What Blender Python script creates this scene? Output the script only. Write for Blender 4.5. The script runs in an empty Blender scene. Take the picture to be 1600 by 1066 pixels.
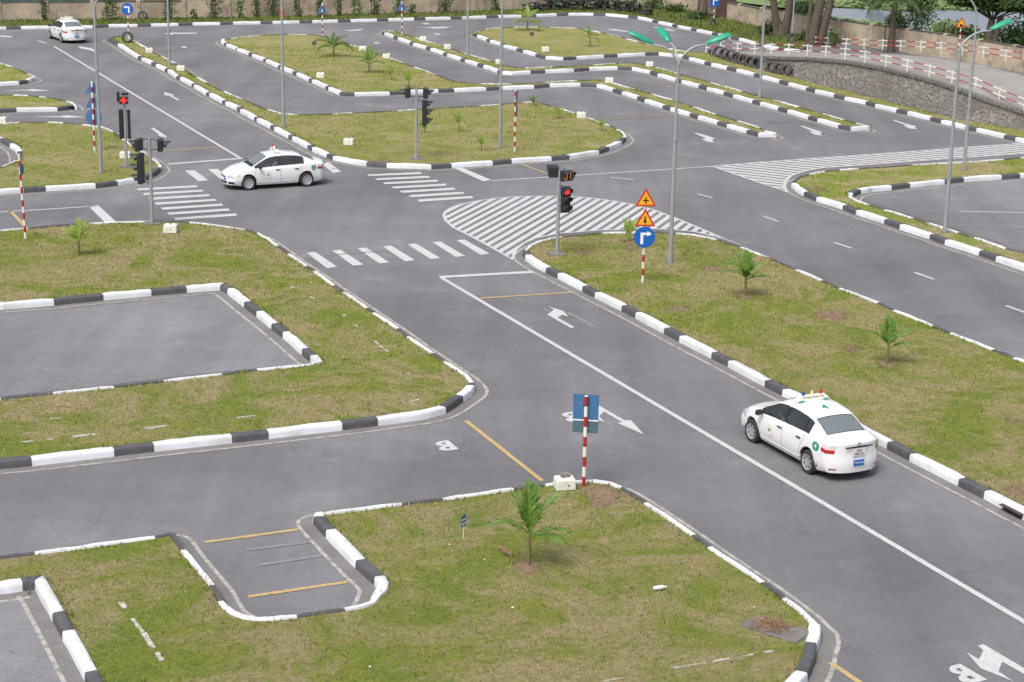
import bpy, bmesh, math, random
import numpy as np
from mathutils import Vector, Matrix
from mathutils.geometry import tessellate_polygon
R = math.radians
rnd = random.Random(7)
sc = bpy.context.scene
COL = sc.collection

# ------------------------------------------------------------------ camera
CF, CT, CR, CH = 2934.5, 0.27373, 0.018309, 15.347      # focal (photo px), pitch down, roll, height
_F = np.array([0, math.cos(CT), -math.sin(CT)]); _r = np.array([1., 0, 0]); _u = np.cross(_r, _F)
_R = math.cos(CR)*_r + math.sin(CR)*_u; _U = -math.sin(CR)*_r + math.cos(CR)*_u
cam = bpy.data.cameras.new('camera'); camo = bpy.data.objects.new('camera', cam); COL.objects.link(camo)
camo.matrix_world = Matrix(((_R[0], _U[0], -_F[0], 0), (_R[1], _U[1], -_F[1], 0), (_R[2], _U[2], -_F[2], CH), (0, 0, 0, 1)))
cam.sensor_width = 36; cam.lens = 36*CF/1600; cam.clip_start = .5; cam.clip_end = 6000
cam.dof.use_dof = True; cam.dof.focus_distance = 52; cam.dof.aperture_fstop = 5
sc.camera = camo

# ------------------------------------------------------------------ sky, sun, exposure
SUN_EL, SUN_AZ = R(58), R(-150)
w = bpy.data.worlds.new('World'); sc.world = w; w.use_nodes = True
wn = w.node_tree.nodes; wl = w.node_tree.links
bg = wn['Background']; sky = wn.new('ShaderNodeTexSky'); sky.sky_type = 'NISHITA'; sky.sun_disc = False
sky.sun_elevation = SUN_EL; sky.sun_rotation = SUN_AZ; sky.air_density = 1.0; sky.dust_density = 6.0; sky.ozone_density = .6
hs = wn.new('ShaderNodeHueSaturation'); hs.inputs['Saturation'].default_value = .6   # overcast: a pale sky
wl.new(sky.outputs[0], hs.inputs['Color']); wl.new(hs.outputs[0], bg.inputs[0]); bg.inputs[1].default_value = .12
sun = bpy.data.lights.new('sun', 'SUN'); suno = bpy.data.objects.new('sun', sun); COL.objects.link(suno)
sun.energy = 1.4; sun.angle = R(20); sun.color = (1, .97, .93)
d = Vector((math.sin(SUN_AZ)*math.cos(SUN_EL), math.cos(SUN_AZ)*math.cos(SUN_EL), math.sin(SUN_EL)))
suno.rotation_euler = d.to_track_quat('Z', 'Y').to_euler()
sc.view_settings.view_transform = 'Standard'; sc.view_settings.look = 'None'; sc.view_settings.gamma = 1
sc.view_settings.use_curve_mapping = False; sc.view_settings.exposure = .43

# ------------------------------------------------------------------ places
def at(x, y, z=0.0):                       # a spot of the photograph -> the spot of the place at height z
    dd = _F*CF + _R*(x-800) - _U*(y-533); t = (z-CH)/dd[2]
    return Vector((dd[0]*t, dd[1]*t, z))
def proj(P):
    v = np.array(P, float)-np.array([0, 0, CH]); zz = v@_F
    return 800+CF*(v@_R)/zz, 533-CF*(v@_U)/zz
def hat(b, ty, z0=0.0):                        # height above ground at the base b that reaches image row ty
    p = at(b[0], b[1], z0); lo, hi = 0, 40
    for i in range(40):
        m = (lo+hi)/2
        if proj((p.x, p.y, m))[1] > ty: lo = m
        else: hi = m
    return m

# ------------------------------------------------------------------ helpers
class MB:
    def __init__(s): s.v = []; s.f = []; s.mi = []; s.m = 0
    def add(s, vs, fs):
        o = len(s.v); s.v += [tuple(q) for q in vs]; s.f += [tuple(i+o for i in f) for f in fs]; s.mi += [s.m]*len(fs); return s
    def box(s, c, sz, rz=0, bev=0, tap=1.0):
        hx, hy, hz = sz[0]/2, sz[1]/2, sz[2]/2; ca, sa = math.cos(rz), math.sin(rz)
        def P(x, y, z): return (c[0]+x*ca-y*sa, c[1]+x*sa+y*ca, c[2]+z)
        if bev <= 0:
            vs = [P(x*hx*(tap if z > 0 else 1), y*hy*(tap if z > 0 else 1), z*hz) for z in (-1, 1) for x, y in ((-1, -1), (1, -1), (1, 1), (-1, 1))]
            return s.add(vs, [(3, 2, 1, 0), (4, 5, 6, 7), (0, 1, 5, 4), (1, 2, 6, 5), (2, 3, 7, 6), (3, 0, 4, 7)])
        rings = []
        for z, i in ((-hz, bev), (-hz+bev, 0), (hz-bev, 0), (hz, bev)):
            t = tap if z > 0 else 1
            ax, ay = (hx-i)*t, (hy-i)*t; b = bev
            rings.append([P(x, y, z) for x, y in ((-ax+b, -ay), (ax-b, -ay), (ax, -ay+b), (ax, ay-b), (ax-b, ay), (-ax+b, ay), (-ax, ay-b), (-ax, -ay+b))])
        return s.loft(rings, True, True)
    def loft(s, rings, closed=True, caps=False):
        n = len(rings[0]); vs = [q for r_ in rings for q in r_]; fs = []
        for i in range(len(rings)-1):
            for j in range(n if closed else n-1):
                k = (j+1) % n; fs.append((i*n+j, i*n+k, (i+1)*n+k, (i+1)*n+j))
        if caps: fs += [tuple(range(n))[::-1], tuple(range((len(rings)-1)*n, len(rings)*n))]
        return s.add(vs, fs)
    def tube(s, pts, rad, n=10, caps=True):
        pts = [Vector(p) for p in pts]; rad = rad if isinstance(rad, (list, tuple)) else [rad]*len(pts); rings = []
        t0 = (pts[1]-pts[0]).normalized(); a = t0.orthogonal().normalized()
        for i, p in enumerate(pts):
            t = (pts[min(i+1, len(pts)-1)]-pts[max(i-1, 0)]).normalized()
            a = (a-t*a.dot(t)).normalized(); b = t.cross(a)
            rings.append([p+(a*math.cos(q)+b*math.sin(q))*rad[i] for q in [2*math.pi*k/n for k in range(n)]])
        return s.loft(rings, True, caps)
    def lathe(s, prof, c=(0, 0, 0), ax='z', n=20, caps=False):
        rings = []
        for r_, h in prof:
            rg = []
            for k in range(n):
                q = 2*math.pi*k/n; x, y = r_*math.cos(q), r_*math.sin(q)
                P = (x, y, h) if ax == 'z' else ((x, h, -y) if ax == 'y' else (h, x, y))
                rg.append((c[0]+P[0], c[1]+P[1], c[2]+P[2]))
            rings.append(rg)
        return s.loft(rings, True, caps)
    def prism(s, poly, off):                # poly: list of 3d points, off: extrusion vector
        n = len(poly); off = Vector(off); a = [Vector(p) for p in poly]
        vs = a+[p+off for p in a]; tr = tessellate_polygon([a])
        fs = [tuple(t) for t in tr]+[tuple(i+n for i in t[::-1]) for t in tr]+[(i, (i+1) % n, (i+1) % n+n, i+n) for i in range(n)]
        return s.add(vs, fs)
    def mesh(s, name, mats, smooth=False):
        me = bpy.data.meshes.new(name); me.from_pydata([tuple(q) for q in s.v], [], s.f); me.validate()
        for m in (mats if isinstance(mats, (list, tuple)) else [mats]): me.materials.append(m)
        if any(s.mi) and len(me.polygons) == len(s.mi): me.polygons.foreach_set('material_index', s.mi)
        bm = bmesh.new(); bm.from_mesh(me); bmesh.ops.recalc_face_normals(bm, faces=bm.faces); bm.to_mesh(me); bm.free()
        if smooth:
            me.polygons.foreach_set('use_smooth', [True]*len(me.polygons)); me.set_sharp_from_angle(angle=R(smooth if smooth is not True else 40))
        return me
    def obj(s, name, mats, parent=None, smooth=False):
        o = bpy.data.objects.new(name, s.mesh(name, mats, smooth)); COL.objects.link(o)
        if parent: o.parent = parent
        return o
def root(name, loc, rz=0, label=None, cat=None, group=None, kind=None):
    o = bpy.data.objects.new(name, None); COL.objects.link(o); o.location = loc; o.rotation_euler = (0, 0, rz); o.empty_display_size = .2
    return tag(o, label, cat, group, kind)
def tag(o, label=None, cat=None, group=None, kind=None):
    for k, v in (('label', label), ('category', cat), ('group', group), ('kind', kind)):
        if v: o[k] = v
    return o
def copy_tree(o, parent=None):
    c = o.copy(); COL.objects.link(c); c.parent = parent
    for ch in [q for q in o.children]: copy_tree(ch, c)
    return c
def inst(me, name, parent, loc=(0, 0, 0), rz=0):
    o = bpy.data.objects.new(name, me); COL.objects.link(o); o.parent = parent; o.location = loc; o.rotation_euler = (0, 0, rz); return o

# ------------------------------------------------------------------ materials
def mat(name, col, rough=.7, metal=0, spec=.5, noise=None, bump=None, coat=0, emit=None, trans=0, alpha=1):
    """noise: (scale, colour2, low, high[, detail]) ; bump: (scale, strength, distance)"""
    m = bpy.data.materials.new(name); m.use_nodes = True; nt = m.node_tree; N = nt.nodes; L = nt.links; b = N['Principled BSDF']
    b.inputs['Base Color'].default_value = (*col, 1); b.inputs['Roughness'].default_value = rough; b.inputs['Metallic'].default_value = metal
    b.inputs['Specular IOR Level'].default_value = spec; b.inputs['Coat Weight'].default_value = coat
    b.inputs['Transmission Weight'].default_value = trans; b.inputs['Alpha'].default_value = alpha
    if emit: b.inputs['Emission Color'].default_value = (*emit[0], 1); b.inputs['Emission Strength'].default_value = emit[1]
    g = N.new('ShaderNodeNewGeometry')
    if noise:
        src = (col, 1)
        prev = None
        for sc_, c2, lo, hi in noise:
            n = N.new('ShaderNodeTexNoise'); n.inputs['Scale'].default_value = sc_; n.inputs['Detail'].default_value = 6; n.inputs['Roughness'].default_value = .62
            L.new(g.outputs['Position'], n.inputs['Vector'])
            mr = N.new('ShaderNodeMapRange'); mr.inputs[1].default_value = lo; mr.inputs[2].default_value = hi; L.new(n.outputs[0], mr.inputs[0])
            mx = N.new('ShaderNodeMix'); mx.data_type = 'RGBA'; L.new(mr.outputs[0], mx.inputs[0])
            if prev is None: mx.inputs[6].default_value = (*col, 1)
            else: L.new(prev, mx.inputs[6])
            mx.inputs[7].default_value = (*c2, 1); prev = mx.outputs[2]
        L.new(prev, b.inputs['Base Color'])
    if bump:
        n = N.new('ShaderNodeTexNoise'); n.inputs['Scale'].default_value = bump[0]; n.inputs['Detail'].default_value = 5; L.new(g.outputs['Position'], n.inputs['Vector'])
        bp = N.new('ShaderNodeBump'); bp.inputs['Strength'].default_value = bump[1]; bp.inputs['Distance'].default_value = bump[2]
        L.new(n.outputs[0], bp.inputs['Height']); L.new(bp.outputs[0], b.inputs['Normal'])
    return m

def nd(N, t, **kw):
    n = N.new(t)
    for k, v in kw.items(): setattr(n, k, v)
    return n
DIRA = 0.4277                              # heading of the main road, radians left of +Y
def asphalt_mat(name, base, tone=1.0):
    m = bpy.data.materials.new(name); m.use_nodes = True; N = m.node_tree.nodes; L = m.node_tree.links; b = N['Principled BSDF']
    g = N.new('ShaderNodeNewGeometry')
    def noise(scale, det=5, vec=None, rough=.6, dist=0):
        n = N.new('ShaderNodeTexNoise'); n.inputs['Scale'].default_value = scale; n.inputs['Detail'].default_value = det; n.inputs['Roughness'].default_value = rough
        n.inputs['Distortion'].default_value = dist
        L.new(vec or g.outputs['Position'], n.inputs['Vector']); return n.outputs[0]
    def mapr(s, a, b_, c, d_):
        r_ = N.new('ShaderNodeMapRange'); L.new(s, r_.inputs[0])
        for i, v in enumerate((a, b_, c, d_)): r_.inputs[1+i].default_value = v
        return r_.outputs[0]
    def mul(a, c):
        q = N.new('ShaderNodeMath'); q.operation = 'MULTIPLY'; L.new(a, q.inputs[0]); L.new(c, q.inputs[1]); return q.outputs[0]
    mp = N.new('ShaderNodeMapping'); mp.vector_type = 'POINT'; mp.inputs['Rotation'].default_value = (0, 0, -DIRA); mp.inputs['Scale'].default_value = (.55, .045, 1)
    L.new(g.outputs['Position'], mp.inputs['Vector'])
    mp2 = N.new('ShaderNodeMapping'); mp2.inputs['Rotation'].default_value = (0, 0, -DIRA); mp2.inputs['Scale'].default_value = (.05, .5, 1)
    L.new(g.outputs['Position'], mp2.inputs['Vector'])
    v = mapr(noise(.10, 5), .3, .7, .82, 1.2)
    v = mul(v, mapr(noise(1.0, 4, mp.outputs[0]), .3, .7, .86, 1.16))
    v = mul(v, mapr(noise(1.0, 4, mp2.outputs[0]), .3, .7, .94, 1.07))
    vo = N.new('ShaderNodeTexVoronoi'); vo.feature = 'DISTANCE_TO_EDGE'; vo.inputs['Scale'].default_value = .22
    wv = N.new('ShaderNodeVectorMath'); wv.operation = 'MULTIPLY_ADD'; nz = N.new('ShaderNodeTexNoise'); nz.inputs['Scale'].default_value = 1.3; nz.inputs['Detail'].default_value = 5; L.new(g.outputs['Position'], nz.inputs['Vector'])
    L.new(nz.outputs['Color'], wv.inputs[0]); wv.inputs[1].default_value = (1.6, 1.6, 0); L.new(g.outputs['Position'], wv.inputs[2]); L.new(wv.outputs[0], vo.inputs['Vector'])
    cr = mapr(vo.outputs['Distance'], .0, .007, .72, 1.0); ck = N.new('ShaderNodeMix'); ck.data_type = 'FLOAT'; L.new(mapr(noise(.35, 3), .52, .6, 0, 1), ck.inputs[0]); ck.inputs[2].default_value = 1; L.new(cr, ck.inputs[3]); v = mul(v, ck.outputs[0])
    v = mul(v, mapr(noise(1.7, 6, None, .7), .3, .75, .92, 1.1))
    v = mul(v, mapr(noise(26, 3, None, .8), .2, .8, .68, 1.32))
    v = mul(v, mapr(noise(9, 4, None, .75), .25, .75, .84, 1.16))
    # dark blotches and pale dust stains
    v = mul(v, mapr(noise(.45, 6, None, .7, .6), .60, .72, 1.0, .86))
    v = mul(v, mapr(noise(.3, 6, None, .65, .4), .56, .75, 1.0, 1.3))
    mx = N.new('ShaderNodeMix'); mx.data_type = 'RGBA'; mx.blend_type = 'MULTIPLY'; mx.inputs[0].default_value = 1
    mx.inputs[6].default_value = (*base, 1); cb = N.new('ShaderNodeCombineColor')
    for i in range(3): L.new(v, cb.inputs[i])
    L.new(cb.outputs[0], mx.inputs[7]); L.new(mx.outputs[2], b.inputs['Base Color'])
    b.inputs['Roughness'].default_value = .82; b.inputs['Specular IOR Level'].default_value = .35
    bp = N.new('ShaderNodeBump'); bp.inputs['Strength'].default_value = .5; bp.inputs['Distance'].default_value = .01
    L.new(noise(40, 3), bp.inputs['Height']); L.new(bp.outputs[0], b.inputs['Normal'])
    return m
def grass_mat(name, greens, straws, straw_lo=.47, straw_hi=.6, k=1.0, island=False):
    m = bpy.data.materials.new(name); m.use_nodes = True; N = m.node_tree.nodes; L = m.node_tree.links; b = N['Principled BSDF']
    g = N.new('ShaderNodeNewGeometry')
    def noise(scale, det=5, rough=.6, dist=0, w_=0):
        n = N.new('ShaderNodeTexNoise'); n.inputs['Scale'].default_value = scale; n.inputs['Detail'].default_value = det; n.inputs['Roughness'].default_value = rough
        n.inputs['Distortion'].default_value = dist
        a = N.new('ShaderNodeVectorMath'); a.operation = 'ADD'; a.inputs[1].default_value = (w_, w_*.7, 0)
        L.new(g.outputs['Position'], a.inputs[0]); L.new(a.outputs[0], n.inputs['Vector']); return n.outputs[0]
    def mapr(s, a, b_, c, d_):
        r_ = N.new('ShaderNodeMapRange'); L.new(s, r_.inputs[0])
        for i, v in enumerate((a, b_, c, d_)): r_.inputs[1+i].default_value = v
        return r_.outputs[0]
    def mix(f, a, c):
        q = N.new('ShaderNodeMix'); q.data_type = 'RGBA'; L.new(f, q.inputs[0])
        for s_, v in ((6, a), (7, c)):
            if isinstance(v, tuple): q.inputs[s_].default_value = (*v, 1)
            else: L.new(v, q.inputs[s_])
        return q.outputs[2]
    gr = mix(mapr(noise(.5, 5, .65), .35, .65, 0, 1), greens[0], greens[1])
    gr = mix(mapr(noise(2.6, 5, .7, 0, 31), .45, .7, 0, .8), gr, greens[2])
    st = mix(mapr(noise(3.2, 5, .7, 0, 77), .35, .65, 0, 1), straws[0], straws[1])
    f1 = mapr(noise(.38, 8, .76, .9, 11), straw_lo, straw_hi, 0, .9)
    f2 = mapr(noise(1.3, 6, .78, .6, 53), .57, .68, 0, .7)
    mxf = N.new('ShaderNodeMath'); mxf.operation = 'MAXIMUM'; L.new(f1, mxf.inputs[0]); L.new(f2, mxf.inputs[1])
    # break the straw up with a finer noise
    ml = N.new('ShaderNodeMath'); ml.operation = 'MULTIPLY'; L.new(mxf.outputs[0], ml.inputs[0]); L.new(mapr(noise(14, 4, .8), .35, .6, .25, 1.15), ml.inputs[1]); ml.use_clamp = True
    c = mix(ml.outputs[0], gr, st)
    c = mix(mapr(noise(7, 5, .8, 0, 21), .5, .68, 0, .55), c, (.10*k, .115*k, .03*k))
    c = mix(mapr(noise(9, 5, .8, 0, 61), .54, .7, 0, .55), c, (.24*k, .26*k, .08*k))
    c = mix(mapr(noise(32, 4, .85, 0, 5), .50, .68, 0, .65), c, (.08*k, .09*k, .025*k))
    c = mix(mapr(noise(45, 3, .85, 0, 9), .54, .7, 0, .7), c, (.42*k, .41*k, .2*k))
    if island:      # every blade its own tone
        cb = N.new('ShaderNodeCombineColor'); q = N.new('ShaderNodeMix'); q.data_type = 'RGBA'; q.blend_type = 'MULTIPLY'; q.inputs[0].default_value = 1
        for i, (a_, b_) in enumerate(((.55, 1.6), (.6, 1.52), (.5, 1.7))): L.new(mapr(g.outputs['Random Per Island'], 0, 1, a_, b_), cb.inputs[i])
        L.new(c, q.inputs[6]); L.new(cb.outputs[0], q.inputs[7]); c = q.outputs[2]
    L.new(c, b.inputs['Base Color']); b.inputs['Roughness'].default_value = .9; b.inputs['Specular IOR Level'].default_value = .15
    bp = N.new('ShaderNodeBump'); bp.inputs['Strength'].default_value = 1; bp.inputs['Distance'].default_value = .09
    L.new(noise(9, 6, .85), bp.inputs['Height']); L.new(bp.outputs[0], b.inputs['Normal'])
    return m
def paint_mat(name, col, wear=(.105, .105, .115), lo=.62, hi=.72, grain=1.0):
    m = mat(name, col, .75, noise=[(2.5, tuple(c*.9 for c in col), .4, .7), (18, wear, lo, hi), (60, wear, .66, .8)], spec=.3)
    return m
M = {}
ASPH = (.160, .160, .169)
M['asphalt'] = asphalt_mat('asphalt', ASPH)
M['lot'] = asphalt_mat('pale_asphalt', (.190, .191, .205))
GRE = [(.225, .29, .042), (.30, .325, .06), (.135, .24, .03)]; STR = [(.44, .325, .205), (.55, .43, .28)]
M['grass_dry'] = grass_mat('mown_grass_dry', [(.235, .265, .06), (.29, .30, .08), (.175, .235, .04)], [(.40, .32, .17), (.46, .385, .23)], .44, .58)
M['grass'] = grass_mat('mown_grass', GRE, STR, .445, .57)
M['blade'] = grass_mat('grass_blades', GRE, STR, .445, .57, island=True)
M['verge'] = grass_mat('verge_grass', [(.09, .13, .03), (.13, .16, .045), (.065, .11, .022)], [(.2, .16, .09), (.25, .21, .12)], .5, .63, .9)
M['gutter'] = mat('gutter_concrete', (.185, .18, .182), .9, noise=[(1.2, (.14, .135, .13), .4, .7), (12, (.24, .235, .23), .5, .75), (3, (.24, .17, .12), .60, .75)], bump=(25, .4, .01))
M['seam'] = mat('pale_mortar', (.42, .41, .39), .9, noise=[(4, (.23, .22, .2), .45, .62), (22, (.13, .12, .11), .58, .7)])
M['kwhite'] = mat('white_kerb_paint', (.75, .79, .85), .7, noise=[(3, (.64, .67, .72), .5, .75), (14, (.36, .34, .31), .62, .72), (.8, (.60, .61, .62), .45, .65), (2.2, (.4, .37, .33), .68, .8)], bump=(18, .5, .015))
M['kblack'] = mat('black_kerb_paint', (.075, .076, .086), .65, noise=[(4, (.11, .11, .12), .4, .7), (17, (.24, .24, .24), .66, .78)], bump=(18, .5, .015))
M['white_line'] = paint_mat('white_road_paint', (.55, .55, .56), ASPH, .56, .72)
M['faded_line'] = paint_mat('faded_road_paint', (.25, .25, .25), ASPH, .5, .62)
M['yellow_line'] = paint_mat('yellow_road_paint', (.52, .38, .17), ASPH, .52, .66)
M['faded_yellow'] = paint_mat('faded_yellow_paint', (.28, .22, .14), ASPH, .5, .66)
M['concrete'] = mat('ramp_concrete', (.30, .285, .27), .88, noise=[(.5, (.235, .22, .21), .4, .65), (8, (.34, .33, .31), .5, .75), (1.5, (.2, .19, .18), .6, .75)], bump=(20, .3, .01))
M['galv'] = mat('galvanised_steel', (.40, .43, .45), .5, .35, noise=[(6, (.33, .35, .37), .4, .7)])
M['greenlamp'] = mat('green_lamp_housing', (.02, .33, .2), .35, noise=[(9, (.03, .27, .17), .45, .7)])
M['lens'] = mat('lamp_lens', (.55, .57, .55), .2)
M['black_plastic'] = mat('black_signal_housing', (.018, .02, .024), .5, noise=[(8, (.03, .032, .036), .4, .7)])
M['dark_lens'] = mat('unlit_signal_lens', (.06, .065, .05), .25)
M['red_glow'] = mat('lit_red_signal', (.7, .02, .02), .4, emit=((1, .04, .03), 1.0))
M['amber_glow'] = mat('lit_amber_digit', (.5, .2, .03), .4, emit=((1, .36, .06), .28))
M['pole_red'] = mat('red_band_paint', (.42, .025, .025), .5, noise=[(12, (.33, .03, .03), .4, .7)])
M['pole_white'] = mat('white_band_paint', (.78, .77, .74), .5, noise=[(10, (.68, .66, .62), .45, .7)])
M['sign_blue'] = mat('blue_sign_face', (.01, .12, .5), .4)
M['sign_back'] = mat('faded_blue_sign_back', (.05, .15, .34), .55, noise=[(5, (.06, .18, .36), .4, .7)])
M['sign_back2'] = mat('grey_green_sign_back', (.065, .15, .21), .55, noise=[(5, (.10, .15, .15), .4, .7)])
M['sign_yellow'] = mat('yellow_sign_face', (.85, .42, .02), .4)
M['sign_red'] = mat('red_sign_border', (.55, .04, .03), .4)
M['sign_white'] = mat('white_sign_face', (.85, .85, .85), .4)
M['sign_black'] = mat('black_sign_print', (.015, .015, .015), .5)
M['box'] = mat('cream_painted_concrete', (.76, .76, .70), .7, noise=[(5, (.64, .63, .57), .45, .7), (20, (.4, .37, .3), .7, .78)], bump=(20, .3, .01))
M['brick'] = mat('grey_concrete_lump', (.26, .23, .2), .9, noise=[(20, (.17, .15, .13), .4, .6)])
M['leaf'] = mat('palm_leaf_green', (.085, .18, .02), .5, noise=[(3, (.16, .26, .035), .45, .7), (16, (.04, .10, .012), .5, .68)])
M['leaf_dark'] = mat('dark_palm_leaf', (.05, .11, .02), .5, noise=[(4, (.08, .14, .03), .4, .7)])
M['leaf_yellow'] = mat('yellow_green_leaf', (.19, .27, .025), .5, noise=[(4, (.13, .22, .03), .4, .7)])
M['leaf_dead'] = mat('dry_brown_frond', (.3, .18, .12), .8)
M['palm_stem'] = mat('palm_stem', (.13, .16, .04), .7, noise=[(9, (.16, .13, .07), .4, .6)])
M['tree_leaf'] = mat('tree_foliage', (.038, .075, .018), .6, noise=[(1.6, (.06, .105, .025), .4, .65), (8, (.025, .05, .012), .5, .7)])
M['bush_leaf'] = mat('bush_foliage', (.055, .105, .022), .6, noise=[(1.6, (.085, .145, .03), .4, .65), (8, (.035, .07, .015), .5, .7)])
M['lotus'] = mat('lotus_leaf', (.17, .25, .08), .6, noise=[(.6, (.22, .28, .11), .4, .65), (6, (.12, .19, .05), .5, .7)])
M['bark'] = mat('tree_bark', (.12, .10, .08), .9, noise=[(6, (.08, .065, .05), .4, .6)], bump=(14, .8, .03))
M['wall'] = mat('cream_wall_plaster', (.50, .42, .32), .9, noise=[(.6, (.34, .285, .215), .42, .62), (.9, (.26, .22, .18), .56, .68), (2.2, (.24, .2, .16), .54, .7), (5, (.13, .115, .095), .64, .74)], bump=(9, .4, .02))
M['coping'] = mat('mossy_wall_coping', (.09, .085, .07), .95, noise=[(3, (.16, .145, .12), .5, .7)], bump=(10, .5, .02))
M['stone'] = mat('rubble_stone', (.27, .255, .24), .9, noise=[(3.0, (.42, .40, .385), .53, .64), (4.4, (.16, .15, .145), .52, .62), (.45, (.2, .185, .17), .48, .66)], bump=(16, .6, .03))
M['mortar'] = mat('grey_mortar', (.22, .21, .2), .95, noise=[(5, (.1, .095, .09), .4, .65)], bump=(20, .5, .02))
M['rubber'] = mat('tyre_rubber', (.03, .03, .032), .75, noise=[(7, (.05, .048, .046), .45, .7)])
M['rubber_dusty'] = mat('dusty_tyre_rubber', (.075, .073, .072), .85, noise=[(7, (.05, .048, .046), .45, .7)])
M['net'] = mat('teal_shade_netting', (.045, .15, .14), .8, noise=[(2, (.03, .1, .1), .4, .6), (9, (.08, .2, .18), .55, .7)], bump=(5, .6, .05))
M['rust'] = mat('dark_red_door', (.09, .045, .045), .7, noise=[(4, (.06, .035, .035), .4, .6)])
M['water'] = mat('pond_water', (.30, .34, .40), .12, spec=.6, noise=[(.3, (.25, .29, .36), .4, .7)], bump=(1.4, .25, .05))
M['soil'] = mat('bare_soil', (.2, .13, .085), .95, noise=[(6, (.28, .2, .14), .4, .65), (25, (.12, .08, .05), .5, .7)], bump=(14, .8, .04))
M['old_kerb'] = mat('worn_white_stone', (.52, .51, .48), .9, noise=[(5, (.3, .28, .2), .45, .62), (15, (.17, .2, .07), .52, .66)])

# ------------------------------------------------------------------ ground
def plan_poly(pts, z): return [Vector((p[0], p[1], z)) for p in pts]
def sheet(name, pts, z, m, parent=None, kind=None, rect=None):
    P = plan_poly(pts, z); b = MB(); b.add(P, [tuple(t) for t in tessellate_polygon([P])]); o = b.obj(name, m, parent)
    for p in o.data.polygons:
        if p.normal.z < 0: p.flip()
    if kind: o['kind'] = kind
    return o
g = MB(); g.add([(-2500, -600, -1.6), (2500, -600, -1.6), (2500, 4000, -1.6), (-2500, 4000, -1.6)], [(0, 1, 2, 3)])
tag(g.obj('ground', M['verge']), kind='structure')
# the tarmac runs up to the boundary wall
WALL_L = [(-700, 52), (-150, 36), (0, 32.5), (400, 28), (700, 20), (800, 16), (930, 10), (1000, 9), (1068, 15.5)]
WALL_R = [(1068, 15.5), (1122, 28), (1161, 37), (1200, 45), (1262, 58), (1340, 71), (1406, 81), (1466, 89), (1600, 113), (1760, 143)]
wl_pts = [at(x, y) for x, y in WALL_L]; wr_pts = [at(x, y) for x, y in WALL_R]
road = sheet('road', [(-80, -20), (110, -20), (120, 70)]+[(p.x, p.y+.3) for p in (wl_pts+wr_pts[1:])[::-1]]+[(-110, 110)], 0, M['asphalt'], kind='structure')

# ------------------------------------------------------------------ islands, kerbs, gutters
KH, KW, GW = .21, .25, .30
def area2(P): return sum(P[i][0]*P[(i+1) % len(P)][1]-P[(i+1) % len(P)][0]*P[i][1] for i in range(len(P)))/2
def chaikin(P):
    out = []
    for i in range(len(P)):
        a, b = P[i], P[(i+1) % len(P)]
        if (b-a).length < .02: continue
        k = min(.25, .6/(b-a).length); out += [a.lerp(b, k), a.lerp(b, 1-k)]
    return out
def offset_poly(P, dist):                 # P: closed list of Vector2, CCW; positive = inward
    n = len(P); out = []
    for i in range(n):
        a, b, c = P[i-1], P[i], P[(i+1) % n]
        d1 = (b-a).normalized(); d2 = (c-b).normalized(); n1 = Vector((-d1.y, d1.x)); n2 = Vector((-d2.y, d2.x))
        m = n1+n2
        if m.length < 1e-4: m = n1
        m.normalize(); k = 1/max(m.dot(n1), .6); out.append(b+m*(dist[i] if isinstance(dist, list) else dist)*k)
    return out
ISL = []
def kerb_block(a, b, parent, m, rough, offs):
    """a kerb block between the offset curves; a..b are lists of plan points (outer foot, inner)"""
    o, inn = a, b; n = len(o); rings = []
    for i in range(n):
        f, q = o[i], inn[i]; dv = (q-f)
        e = .012 if i in (0, n-1) else 0
        j = rough.uniform(-.010, .010); f = f+(q-f).normalized()*rough.uniform(-.012, .012)
        rings.append([(f.x, f.y, -.02), (f.x+dv.x*.03, f.y+dv.y*.03, KH*.55), (f.x+dv.x*.06, f.y+dv.y*.06, KH-.02-e+j), (f.x+dv.x*.13, f.y+dv.y*.13, KH-e+j),
                      (q.x-dv.x*.1, q.y-dv.y*.1, KH-e+j), (q.x, q.y, KH-.03-e), (q.x, q.y, -.02)])
    return MB().loft(rings, True, True).obj('kerb_stone', m, parent, smooth=50)
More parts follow.
